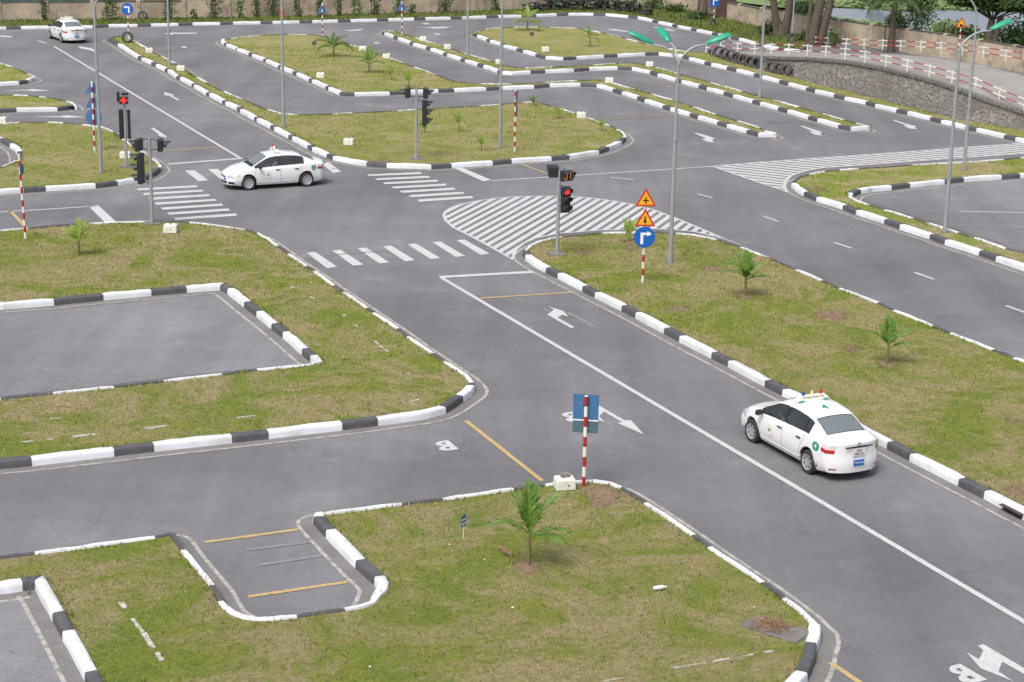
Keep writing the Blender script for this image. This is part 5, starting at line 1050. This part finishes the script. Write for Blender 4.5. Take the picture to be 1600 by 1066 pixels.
# soil patches and litter specks
def bare_patch(p, w_, seed, parent=None, col='soil'):
    r_ = random.Random(seed); b = MB(); n = 22; rr = [r_.uniform(.55, 1.25) for _ in range(n)]
    b.loft([[(p.x+math.cos(6.283*k/n)*w_*q*rr[k]*.42, p.y+math.sin(6.283*k/n)*w_*q*rr[k]*.6, p.z+h_) for k in range(n)] for q, h_ in ((1, .002), (.6, .022), (.2, .03))], True, True)
    o = b.obj('soil_patch', M['soil'], parent, smooth=80)
    for nm, mm, cnt in (('dry_tuft', 'straw_red', int(420*w_)), ('green_tuft', 'blade', int(260*w_))):
        t = MB()
        for k in range(cnt):
            a = r_.uniform(0, 6.283); q = abs(r_.gauss(0, .42)) if nm == 'dry_tuft' else r_.uniform(.35, .85); x, y = p.x+math.cos(a)*w_*q*.62, p.y+math.sin(a)*w_*q*.85; l = r_.uniform(.04, .11); d_ = r_.uniform(0, 6.28); z = p.z+.012
            t.add([(x, y, z), (x+.014*math.sin(d_), y+.014*math.cos(d_), z), (x+l*math.cos(d_), y+l*math.sin(d_), z+r_.uniform(.01, .07))], [(0, 1, 2)])
        tag(t.obj(nm, M[mm], parent), kind='stuff')
M['straw_red'] = mat('reddish_straw', (.33, .23, .15), .9, noise=[(30, (.22, .14, .09), .4, .6), (3, (.40, .31, .2), .45, .6)])
for p_, w_, sd_, rt_ in mounds: bare_patch(Vector((0, 0, .0)), w_*1.15, sd_, rt_)
for i, (x, y, w_) in enumerate(((912, 394, .8), (985, 388, .7), (945, 775, 1.2), (1300, 492, 1.3), (1582, 655, .5), (1590, 768, .7), (600, 252, .8), (1060, 482, .8), (1275, 296, 1.0), (1110, 420, .9), (1330, 545, .6))):
    bare_patch(at(x, y, KH-.05), w_, i, i_near if i == 2 else i_mid if i == 6 else i_yard if i == 8 else i_right)
r_ = random.Random(77); lt = MB()
for k in range(26):
    x, y = r_.uniform(20, 1580), r_.uniform(380, 1050); p = at(x, y, KH-.03)
    if not any(in_poly([(q.x, q.y) for q in I[0]], np.array([[p.x, p.y]]))[0] for I in ISL[:3]): continue
    a = r_.uniform(0, 6.28); s_ = r_.uniform(.012, .035); lt.add([p+Vector((math.cos(a)*s_, math.sin(a)*s_, 0)), p+Vector((-math.sin(a)*s_, math.cos(a)*s_*.7, .03)), p-Vector((math.cos(a)*s_, math.sin(a)*s_, -.01)), p+Vector((math.sin(a)*s_, -math.cos(a)*s_*.6, .02))], [(0, 1, 2, 3)])
tag(lt.obj('litter', M['sign_white']), 'tiny scraps of white litter scattered over the near grass', 'litter', kind='stuff')
# ------------------------------------------------------------------ training cars
M['car'] = mat('white_car_paint', (.80, .81, .82), .22, coat=.6, spec=.5)
M['glass'] = mat('tinted_window_glass', (.03, .038, .042), .04, spec=.5, alpha=.66, coat=0)
M['glass'].node_tree.nodes['Principled BSDF'].inputs['IOR'].default_value = 2.1
M['shield'] = mat('sky_toned_window_glass', (.20, .235, .25), .05, spec=.5, alpha=.8)  # pale base colour stands in for sky reflected in front and rear screens
M['shield'].node_tree.nodes['Principled BSDF'].inputs['IOR'].default_value = 2.9
M['trim'] = mat('black_car_trim', (.02, .02, .022), .5)
M['interior'] = mat('dark_grey_interior', (.05, .05, .055), .8)
M['seat'] = mat('beige_grey_seat_cloth', (.13, .12, .11), .9)
M['hub'] = mat('silver_hubcap', (.55, .57, .6), .35, .6)
M['tail_red'] = mat('red_tail_light', (.45, .012, .02), .15, coat=1)
M['tail_clear'] = mat('pink_clear_tail_lens', (.78, .62, .60), .12, coat=1)
M['head_lens'] = mat('clear_head_light', (.6, .64, .68), .12, .3, coat=1)
M['teal_print'] = mat('teal_green_print', (.02, .30, .21), .4)
M['cream_sign'] = mat('cream_roof_sign', (.78, .75, .65), .4)
M['plate'] = mat('number_plate_white', (.72, .70, .68), .4)
M['beacon_blue'] = mat('blue_beacon', (.01, .07, .35), .2, coat=1); M['beacon_red'] = mat('red_beacon', (.5, .01, .01), .2, coat=1); M['beacon_cream'] = mat('cream_beacon', (.8, .68, .45), .2, coat=1)
M['seam_dark'] = mat('door_gap', (.16, .16, .17), .8)
M['skin'] = mat('skin', (.42, .24, .16), .55); M['shirt'] = mat('white_shirt', (.75, .77, .82), .8); M['hair'] = mat('black_hair', (.012, .01, .01), .6); M['trousers'] = mat('dark_trousers', (.02, .025, .04), .8)
def interp(tab, x, sm=.05):
    xs = [t[0] for t in tab]; ys = [t[1] for t in tab]; return sum(np.interp(x+o, xs, ys)*w_ for o, w_ in ((-sm, .2), (-sm/2, .2), (0, .2), (sm/2, .2), (sm, .2)))
TW = [(-2.25, .78), (-2.0, .815), (-1.6, .84), (0, .85), (1.4, .84), (1.8, .82), (2.2, .78)]
TZT = [(-2.24, .93), (-2.16, 1.0), (-2.02, 1.055), (-1.74, 1.09), (-1.12, 1.345), (-.9, 1.405), (-.4, 1.455), (0, 1.45), (.3, 1.405), (.42, 1.365), (1.06, .985), (1.15, .955), (1.4, .925), (1.75, .86), (1.98, .77), (2.08, .70), (2.2, .64)]
TZB = [(-2.24, .88), (-2.1, .93), (-1.7, .96), (-1.2, .945), (0, .90), (.9, .87), (1.3, .83), (1.7, .76), (2.0, .68), (2.2, .60)]
TWR = [(-2.24, .56), (-1.75, .60), (-1.12, .555), (-.4, .56), (.42, .575), (1.06, .70), (1.5, .66), (2.2, .55)]
TZR = [(-2.24, .92), (-2.0, 1.03), (-1.7, 1.06), (-1.62, 1.08), (-1.12, 1.30), (-.9, 1.36), (-.4, 1.40), (0, 1.395), (.3, 1.35), (.42, 1.31), (1.06, .955), (1.3, .90), (1.75, .83), (2.08, .67), (2.2, .62)]
XA = (1.275, -1.275); RA = .365
NS, NG, NR = 8, (0, .10, .5, .86, 1.0), (0, .1, .45, .75, 1.0)
def zlow(x):
    z = .19+.05*max(0, (abs(x)-1.8)/.4)
    for xa in XA:
        d_ = abs(x-xa)
        if d_ < RA: z = max(z, .29+math.sqrt(RA*RA-d_*d_))
    return z
def section(x):
    W, zb, wr, zr, zt, zl = interp(TW, x), interp(TZB, x), interp(TWR, x), interp(TZR, x), interp(TZT, x), zlow(x); P = [(W-.10, zl)]
    for k in range(NS):
        t = k/(NS-1); z = zl+.03+(zb-zl-.03)*t; tt = (z-.2)/(zb-.2); y = W-.09*(1-tt)**3-.05*tt**4+.004*math.sin(tt*6)
        P.append((y, z))
    yb = P[-1][0]
    for t in NG[1:]: P.append((yb-.03+(wr-yb+.03)*t if t > .05 else yb, zb+(zr-zb)*t+.012*math.sin(math.pi*t)))
    for t in NR[1:]: P.append((wr*(1-t), zr+(zt-zr)*(1-(1-t)**2.2)))
    return P
def bow(x, y):
    a = abs(x); s_ = min(1, max(0, (a-1.35)/.8)); s_ = s_*s_*(3-2*s_); return x-math.copysign(.36*(abs(y)/.84)**2.6*s_, x)
XS = sorted(set([round(v, 3) for v in list(np.linspace(-2.2, 2.14, 60))]+[-1.70, -1.62, -1.12, -1.06, -.98, -.93, -.16, -.08, .42, .5, .86, .98, 1.04]+[xa+RA*math.cos(q) for xa in XA for q in np.linspace(0, math.pi, 11)]))
XS = [x for i, x in enumerate(XS) if i == 0 or x-XS[i-1] > .012 or x in (-1.70, -1.62, -1.12, -.93, -.16, -.08, .42, .86, .98, 1.04)]
def build_car_meshes():
    S = [section(x) for x in XS]; n = len(S[0]); V = []; idx = {}
    for i, x in enumerate(XS):
        for sd in (1, -1):
            for j, (y, z) in enumerate(S[i]):
                if j == n-1 and sd == -1: idx[i, j, sd] = idx[i, j, 1]; continue
                idx[i, j, sd] = len(V); V.append((bow(x, y), sd*y, z))
    F = []
    for i in range(len(XS)-1):
        xc = (XS[i]+XS[i+1])/2
        for sd in (1, -1):
            for j in range(n-1):
                zc = (S[i][j][1]+S[i][j+1][1])/2; yc = S[i][j][0]; part = 'body'
                g0 = 1+NS-1
                if g0+1 <= j < g0+3:
                    if -.08 < xc < .86: part = 'front_window%+d' % sd
                    elif -.16 < xc < -.08: part = 'pillar_b%+d' % sd
                    elif -.93 < xc < -.16: part = 'rear_window%+d' % sd
                    elif -.98 < xc < -.93: part = 'pillar_c%+d' % sd
                    elif -1.18 < xc < -.98: part = 'quarter_window%+d' % sd
                    elif .86 < xc < .98: part = 'pillar_a%+d' % sd
                if g0+5 <= j:
                    if .42 < xc < .98: part = 'windscreen'
                    elif .98 < xc < 1.10: part = 'cowl'
                    elif -1.70 < xc < -1.12: part = 'rear_screen'
                if part == 'body':
                    if xc < -2.03 and .70 < zc < .89 and j <= g0+1: part = 'tail_light%+d' % sd
                    if xc > 1.75 and .60 < zc < .80 and g0-2 <= j <= g0+2: part = 'head_light%+d' % sd
                F.append(((idx[i, j, sd], idx[i+1, j, sd], idx[i+1, j+1, sd], idx[i, j+1, sd]), part))
    for e, i in ((1, len(XS)-1), (-1, 0)):      # front and rear faces
        x = XS[i]; nc = 18; g = {}
        for j in range(n):
            y, z = S[i][j]
            for c in range(nc+1):
                yy = y*(1-2*c/nc)
                if j == n-1: g[j, c] = idx[i, j, 1]
                elif c == 0: g[j, c] = idx[i, j, 1]
                elif c == nc: g[j, c] = idx[i, j, -1]
                else:
                    g[j, c] = len(V); bulge = .03*math.exp(-((z-.45)/.16)**2); V.append((bow(x, yy)+e*bulge, yy, z))
        for j in range(n-1):
            for c in range(nc):
                yc = S[i][j][0]*(1-2*(c+.5)/nc); zc = (S[i][j][1]+S[i][j+1][1])/2; part = 'body'; sd = 1 if yc > 0 else -1
                if e < 0 and .70 < zc < .89 and abs(yc) > (.57 if zc < .82 else .59): part = 'tail_light%+d' % sd
                if e > 0:
                    if .50 < zc < .60 and abs(yc) > .46: part = 'head_light%+d' % sd
                    if .50 < zc < .57 and abs(yc) < .34: part = 'grille'
                    if .27 < zc < .37 and abs(yc) < .42: part = 'intake'
                    if .27 < zc < .37 and abs(yc) > .52: part = 'fog_lamp%+d' % sd
                F.append((tuple(dict.fromkeys((g[j, c], g[j, c+1], g[j+1, c+1], g[j+1, c]))), part))
    out = {}
    for part in set(p for _, p in F):
        mp = {}; vs = []; fs = []
        off = 0 if part == 'body' else .006
        for f, p in F:
            if p != part: continue
            q = []
            for k in f:
                if k not in mp: mp[k] = len(vs); vs.append(V[k])
                if mp[k] not in q: q.append(mp[k])
            if len(q) > 2: fs.append(tuple(q))
        b = MB(); b.add(vs, fs); out[part] = b
    return out
CM = build_car_meshes()
def push(b, d_):                                # move a patch outward a little
    me = b.mesh('tmp', M['car']); out = [tuple(v.co+v.normal*d_) for v in me.vertices]; c = [v.co for v in me.vertices]
    s_ = sum(((v.normal.y*v.co.y+v.normal.x*v.co.x+v.normal.z*.3) for v in me.vertices)); 
    if s_ < 0: out = [tuple(v.co-v.normal*d_) for v in me.vertices]
    b.v = out; bpy.data.meshes.remove(me); return b
def edge_frame(b, r0):
    """black rubber along the open border of a patch"""
    from collections import Counter
    c = Counter()
    for f in b.f:
        for a, d_ in zip(f, f[1:]+f[:1]): c[frozenset((a, d_))] += 1
    o = MB()
    for e, k in c.items():
        if k == 1: p, q = [Vector(b.v[i]) for i in e]; 
        else: continue
        if (p-q).length > .004: o.tube([p, q], r0, 5)
    return o
def text_obj(s_, size, m, parent, loc, rot, sx=1.0):
    cu = bpy.data.curves.new('lettering', 'FONT'); cu.body = s_; cu.size = size; cu.align_x = 'CENTER'; cu.align_y = 'CENTER'; cu.extrude = .002; cu.space_character = 1.05; cu.offset = size*.004
    tmp = bpy.data.objects.new('tmp', cu); COL.objects.link(tmp); dg_ = bpy.context.evaluated_depsgraph_get(); me = bpy.data.meshes.new_from_object(tmp.evaluated_get(dg_)); bpy.data.objects.remove(tmp)
    me.materials.clear(); me.materials.append(m); o = bpy.data.objects.new('lettering', me); COL.objects.link(o); o.parent = parent; o.location = loc; o.rotation_euler = rot; o.scale = (sx, 1, 1); return o
def surf_y(x, z):
    P = section(x)
    for (y0, z0), (y1, z1) in zip(P[:-1], P[1:]):
        if z0 <= z <= z1: return y0+(y1-y0)*(z-z0)/max(1e-6, z1-z0)
    return P[0][0]
def make_car(num):
    c = root('training_car', (0, 0, 0))
    body = CM['body'].obj('body', M['car'], c, smooth=38)
    NAMES = {'front_window': ('side_window', 'glass'), 'rear_window': ('side_window', 'glass'), 'quarter_window': ('quarter_window', 'glass'), 'pillar_a': ('window_pillar', 'trim'), 'pillar_b': ('window_pillar', 'trim'), 'pillar_c': ('window_pillar', 'trim'), 'windscreen': ('windscreen', 'shield'), 'rear_screen': ('rear_screen', 'shield'), 'cowl': ('cowl', 'trim'),
             'tail_light': ('tail_light', 'tail_red'), 'head_light': ('headlight', 'head_lens'), 'grille': ('grille', 'trim'), 'intake': ('air_intake', 'trim'), 'fog_lamp': ('fog_lamp', 'trim')}
    for k, b in CM.items():
        if k == 'body': continue
        nm, mm = NAMES[k.rstrip('+-1')]
        o = b.obj(nm, M[mm], c, smooth=50)
        if nm in ('side_window', 'quarter_window', 'windscreen', 'rear_screen'): edge_frame(b, .011).obj('rubber_seal', M['trim'], o)
        if nm == 'tail_light':
            b2 = MB(); b2.v = list(b.v); cz = lambda f: sum(b.v[i][2] for i in f)/len(f)
            b2.f = [f for f in b.f if cz(f) > .80]; b2.mi = [0]*len(b2.f)
            if b2.f: push(b2, .006).obj('clear_lens', M['tail_clear'], o, smooth=50)
            edge_frame(b, .006).obj('lamp_edge', M['seam_dark'], o)
    # underside, wheel wells, cabin
    u = MB(); u.box((0, 0, .26), (3.7, 1.1, .08)); u.box((0, 0, .34), (1.7, 1.58, .12)); u.obj('underbody', M['trim'], c)
    for xa in XA:
        for s_ in (-1, 1):
            wv = MB(); n = 14; wv.loft([[(xa+RA*1.0*math.cos(math.pi*k/n), s_*y, .29+RA*math.sin(math.pi*k/n)) for k in range(n+1)] for y in (.80, .5)], False)
            wv.add([(xa+RA*math.cos(math.pi*k/n), s_*.5, .29+RA*math.sin(math.pi*k/n)) for k in range(n+1)]+[(xa-RA, s_*.5, .2), (xa+RA, s_*.5, .2)], [tuple(range(n+3))]); wv.obj('wheel_well', M['trim'], c)
            wh = root('wheel', (xa, s_*.735, .30), 0 if s_ < 0 else math.pi); wh.parent = c
            t = MB(); t.lathe([(.19, -.09), (.215, -.1), (.28, -.095), (.30, -.06), (.30, .06), (.28, .095), (.2, .1)], ax='y', n=28); t.obj('tyre', M['rubber'], wh, smooth=45)
            h = MB(); h.lathe([(.001, -.075), (.05, -.078), (.07, -.085), (.15, -.07), (.18, -.085), (.205, -.098), (.2, -.05)], ax='y', n=28); h.obj('hubcap', M['hub'], wh, smooth=50)
            hl = MB()
            for k in range(7):
                q = 6.283*k/7; hl.lathe([(.001, -.086), (.022, -.086), (.022, -.07)], (.14*math.cos(q), 0, .14*math.sin(q)), 'y', 8)
            hl.obj('vent_hole', M['trim'], wh)
    it = MB(); it.box((-.15, 0, .42), (2.5, 1.4, .1)); it.box((.92, 0, .72), (.3, 1.36, .3), bev=.05); it.box((-1.45, 0, .86), (.5, 1.25, .1)); it.obj('cabin_floor', M['interior'], c)
    for x, ws in ((.12, (.36, -.36)), (-.78, (.36, -.36))):
        for y in ws:
            s_ = MB(); s_.box((x, y, .56), (.5, .5, .2), bev=.05); s_.obj('seat', M['seat'], c); s_ = MB(); s_.box((x-.3, y, .86), (.16, .48, .6), bev=.05); s_.box((x-.34, y, 1.2), (.1, .26, .16), bev=.04); s_.obj('backrest', M['seat'], c)
    sw_ = MB(); n = 20; sw_.tube([(.62+.09*math.sin(6.283*k/n), .36+.18*math.cos(6.283*k/n), .88+.16*math.sin(6.283*k/n)) for k in range(n+1)], .014, 6, False); sw_.tube([(.62, .18, .88), (.62, .54, .88)], .014, 6); sw_.tube([(.62, .36, .88), (.85, .36, .72)], .02, 6); sw_.obj('steering_wheel', M['trim'], c)
    # gaps, handles, mirrors
    for s_ in (1, -1):
        for xs_ in ([(.98, .24), (.98, .6), (.95, .84)], [(-.12, .22), (-.12, .55), (-.12, .86)], [(-.86, .4), (-.93, .62), (-1.02, .78), (-1.04, .93)]):
            pts = []
            for (x0, z0), (x1, z1) in zip(xs_[:-1], xs_[1:]):
                for k in range(6): x, z = x0+(x1-x0)*k/5, z0+(z1-z0)*k/5; pts.append((bow(x, surf_y(x, z)), s_*(surf_y(x, z)+.0005), z))
            MB().tube(pts, .0055, 4).obj('door_gap', M['seam_dark'], c)
        for x in (.0, -.84): 
            b = MB(); b.box((x, s_*(surf_y(x, .80)+.014), .80), (.19, .03, .035), bev=.008); b.obj('door_handle', M['trim'], c)
        mr = MB(); mr.box((.80, s_*.93, .96), (.11, .2, .14), bev=.03); mr.tube([(.80, s_*.80, .93), (.80, s_*.88, .95)], .025, 6); mr.obj('mirror', M['trim'], c)
        MB().tube([(bow(x, surf_y(x, .30)), s_*(surf_y(x, .30)+.003), .30) for x in np.linspace(-.85, .85, 12)], .01, 5).obj('sill_strip', M['car'], c)
        b = MB(); b.lathe([(.001, -.004), (.14, -.004), (.14, 0)], ax='y', n=30); o = b.obj('door_emblem', mat('pale_emblem', (.74, .74, .66), .4) if 'pale_emblem' not in bpy.data.materials else bpy.data.materials['pale_emblem'], c); o.location = (.42, s_*(surf_y(.42, .60)+.006), .60); o.rotation_euler = (0, 0, 0 if s_ < 0 else math.pi)
        b = MB(); b.lathe([(.001, -.007), (.045, -.007), (.045, -.003)], ax='y', n=8); b.obj('emblem_mark', M['teal_print'], o)
        rx, rz_ = -1.74, .80; yy = surf_y(rx, rz_); ang = math.atan2(bow(rx-.1, surf_y(rx-.1, rz_))-bow(rx+.1, surf_y(rx+.1, rz_)), 1)
        rn = root('number_roundel', (bow(rx, yy)-.0, s_*(yy+.012), rz_), 0); rn.parent = c; dyx = (surf_y(rx+.08, rz_)-surf_y(rx-.08, rz_)); dxx = bow(rx+.08, surf_y(rx+.08, rz_))-bow(rx-.08, surf_y(rx-.08, rz_)); rn.rotation_euler = (0, 0, (0 if s_ < 0 else math.pi)+(-s_*-1)*math.atan2(dyx, dxx)*1.0)
        b = MB(); b.lathe([(.001, -.004), (.115, -.004), (.115, .004)], ax='y', n=30); b.obj('disc', M['teal_print'], rn)
        text_obj(num, .19, M['car'], rn, (0, -.008, 0), (R(90), 0, 0))
    # tail details
    xr = -2.225
    b = MB(); b.box((xr+.005, 0, .885), (.03, .78, .035), bev=.01); b.obj('boot_handle_strip', M['trim'], c)
    b = MB(); b.box((xr-.006, 0, .755), (.012, .36, .19), bev=.003); pt = b.obj('number_plate', M['plate'], c)
    text_obj('34A', .085, M['sign_black'], pt, (xr-.014, 0, .795), (R(90), 0, R(-90))); text_obj('009.54', .085, M['sign_black'], pt, (xr-.014, 0, .71), (R(90), 0, R(-90)))
    b = MB(); b.box((xr-.024, 0, .49), (.01, .30, .15), bev=.002); pt = b.obj('sticker', M['sign_blue'], c); text_obj('TAP LAI', .07, M['sign_white'], pt, (xr-.032, 0, .49), (R(90), 0, R(-90)))
    for s_ in (-1, 1):
        b = MB(); b.box((bow(-2.2, .62)-.012, s_*.62, .33), (.03, .19, .035), -s_*R(33), bev=.01); b.obj('rear_reflector', mat('dark_red_reflector', (.2, .03, .015), .3) if 'dark_red_reflector' not in bpy.data.materials else bpy.data.materials['dark_red_reflector'], c)
    b = MB(); b.lathe([(.001, 0), (.05, 0), (.05, .006)], (0, 0, 0), 'x', 16); o = b.obj('boot_badge', M['hub'], c); o.location = (xr+.0, 0, .955)
    b = MB(); b.tube([(-2.15, -.45, .24), (-1.9, -.45, .25)], .03, 8); b.obj('exhaust', M['hub'], c)
    b = MB(); b.box((2.155, .28, .46), (.012, .22, .1), bev=.002); b.obj('front_sticker', M['sign_blue'], c); b = MB(); b.box((2.17, 0, .42), (.012, .34, .1), bev=.002); b.obj('front_plate', M['plate'], c)
    # wipers
    for y0 in (.1, -.4): MB().tube([(1.07, y0+.5, .985), (.93, y0, 1.075)], .008, 5).obj('wiper', M['trim'], c)
    # roof sign with three beacons
    rs_ = root('roof_sign', (-.12, 0, 1.455)); rs_.parent = c; rs_.scale = (.85, .85, .82)
    b = MB(); b.prism([(-.10, -.52, .0), (.10, -.52, .0), (.05, -.42, .15), (-.05, -.42, .15)], (0, .001, 0)); b = MB()
    b.loft([[(-.12, -.55, 0), (.12, -.55, 0), (.12, .55, 0), (-.12, .55, 0)], [(-.10, -.52, .06), (.10, -.52, .06), (.10, .52, .06), (-.10, .52, .06)], [(-.05, -.40, .165), (.05, -.40, .165), (.05, .40, .165), (-.05, .40, .165)]], True, True); b.obj('sign_body', M['cream_sign'], rs_)
    b = MB()
    for y in (-.42, .42):
        for x in (-.125, .125): b.box((x, y, .02), (.012, .18, .035))
    b.obj('green_strip', M['teal_print'], rs_)
    text_obj('Driving License Test', .085, M['sign_black'], rs_, (-.082, 0, .112), (R(64), 0, R(-90))); text_obj('Driving License Test', .085, M['sign_black'], rs_, (.082, 0, .112), (R(64), 0, R(90)))
    for y, mm in ((.30, 'beacon_blue'), (0, 'beacon_cream'), (-.30, 'beacon_red')):
        b = MB(); b.lathe([(.045, 0), (.045, .07), (.036, .105), (.001, .118)], (0, y, .16), n=16); b.obj('beacon', M[mm], rs_, smooth=50)
    text_obj(num, .36, M['teal_print'], c, (-.70, .0, 1.437), (R(6.5), 0, R(-90)))
    return c
def place_car(c, front_px, rear_px):
    a, b = at(*rear_px), at(*front_px); d_ = (b-a).normalized(); mid = (a+b)/2; rgt = Vector((d_.y, -d_.x, 0)); p = mid+rgt*.79
    c.location = (p.x, p.y, 0); c.rotation_euler = (0, 0, math.atan2(d_.y, d_.x)); return c
car1 = place_car(make_car('4'), (1174, 690.5), (1262, 740)); tag(car1, 'nearest white training sedan with green number 4 driving away by the kerb', 'car', 'white driving test sedans')
car2 = place_car(make_car('2'), (388, 297.5), (480, 291.5)); tag(car2, 'white training sedan turning left across the zebra crossing, seen from its side', 'car', 'white driving test sedans')
car3 = place_car(make_car('1'), (77, 60), (97.5, 67.5)); tag(car3, 'small distant white training sedan at the top left near the boundary wall', 'car', 'white driving test sedans')

def driver(car, label, arm_up=False):
    """a person sitting behind the wheel; built in car coordinates"""
    y0 = .36; J = dict(pel=(.08, y0, .72), ch=(-.02, y0, 1.02), nk=(0, y0, 1.14), hd=(.03, y0, 1.22), top=(.03, y0, 1.31))
    chains = []
    vs, es, rd = [], [], []
    def V_(p, r0): vs.append(p); rd.append(r0); return len(vs)-1
    pel = V_((.05, y0, .70), .13); wa = V_((.0, y0, .82), .12); ch = V_((-.04, y0, .98), .135); nk = V_((-.02, y0, 1.11), .05); hd = V_((.0, y0, 1.19), .078); tp = V_((.0, y0, 1.27), .07); es += [(pel, wa), (wa, ch), (ch, nk), (nk, hd), (hd, tp)]
    for s_ in (1, -1):
        sh = V_((-.04, y0+s_*.17, 1.03), .06); el = V_((.2, y0+s_*.23, .88), .042); wr_ = V_((.45, y0+s_*.15, .95), .03); ha = V_((.57, y0+s_*.12, .97), .035); es += [(ch, sh), (sh, el), (el, wr_), (wr_, ha)]
        hp = V_((.12, y0+s_*.09, .66), .09); kn = V_((.55, y0+s_*.12, .72), .06); ft = V_((.8, y0+s_*.1, .42), .045); es += [(pel, hp), (hp, kn), (kn, ft)]
    me = bpy.data.meshes.new('body'); me.from_pydata(vs, es, []); o = bpy.data.objects.new('body', me); COL.objects.link(o)
    sk = o.modifiers.new('skin', 'SKIN'); 
    for i, r0 in enumerate(rd): me.skin_vertices[0].data[i].radius = (r0, r0); me.skin_vertices[0].data[i].use_root = (i == 0)
    sb = o.modifiers.new('sub', 'SUBSURF'); sb.levels = 2; sb.render_levels = 2
    dg_ = bpy.context.evaluated_depsgraph_get(); m2 = bpy.data.meshes.new_from_object(o.evaluated_get(dg_)); bpy.data.objects.remove(o)
    m2.materials.clear()
    for q in ('skin', 'shirt', 'trousers'): m2.materials.append(M[q])
    for p in m2.polygons:
        c = p.center; p.use_smooth = True
        p.material_index = 2 if c.z < .79 and not c.x > .9 else (1 if c.z < 1.09 and c.x < .22 else 0)
    rt = root('person', car.location.copy(), car.rotation_euler.z, label, 'person')
    bo = bpy.data.objects.new('body', m2); COL.objects.link(bo); bo.parent = rt
    h = MB(); h.lathe([(.001, 1.33), (.05, 1.325), (.085, 1.28), (.09, 1.24), (.085, 1.2), (.06, 1.17)], (-.012, y0, 0), n=16); h.obj('hair', M['hair'], rt, smooth=80)
    b = MB(); b.box((.078, y0, 1.20), (.03, .022, .03), bev=.008); b.obj('nose', M['skin'], rt)
    return rt
driver(car2, 'driver in a white shirt with both hands on the wheel of the turning sedan')
driver(car1, 'driver seen through the window of the nearest sedan, hands on the wheel')
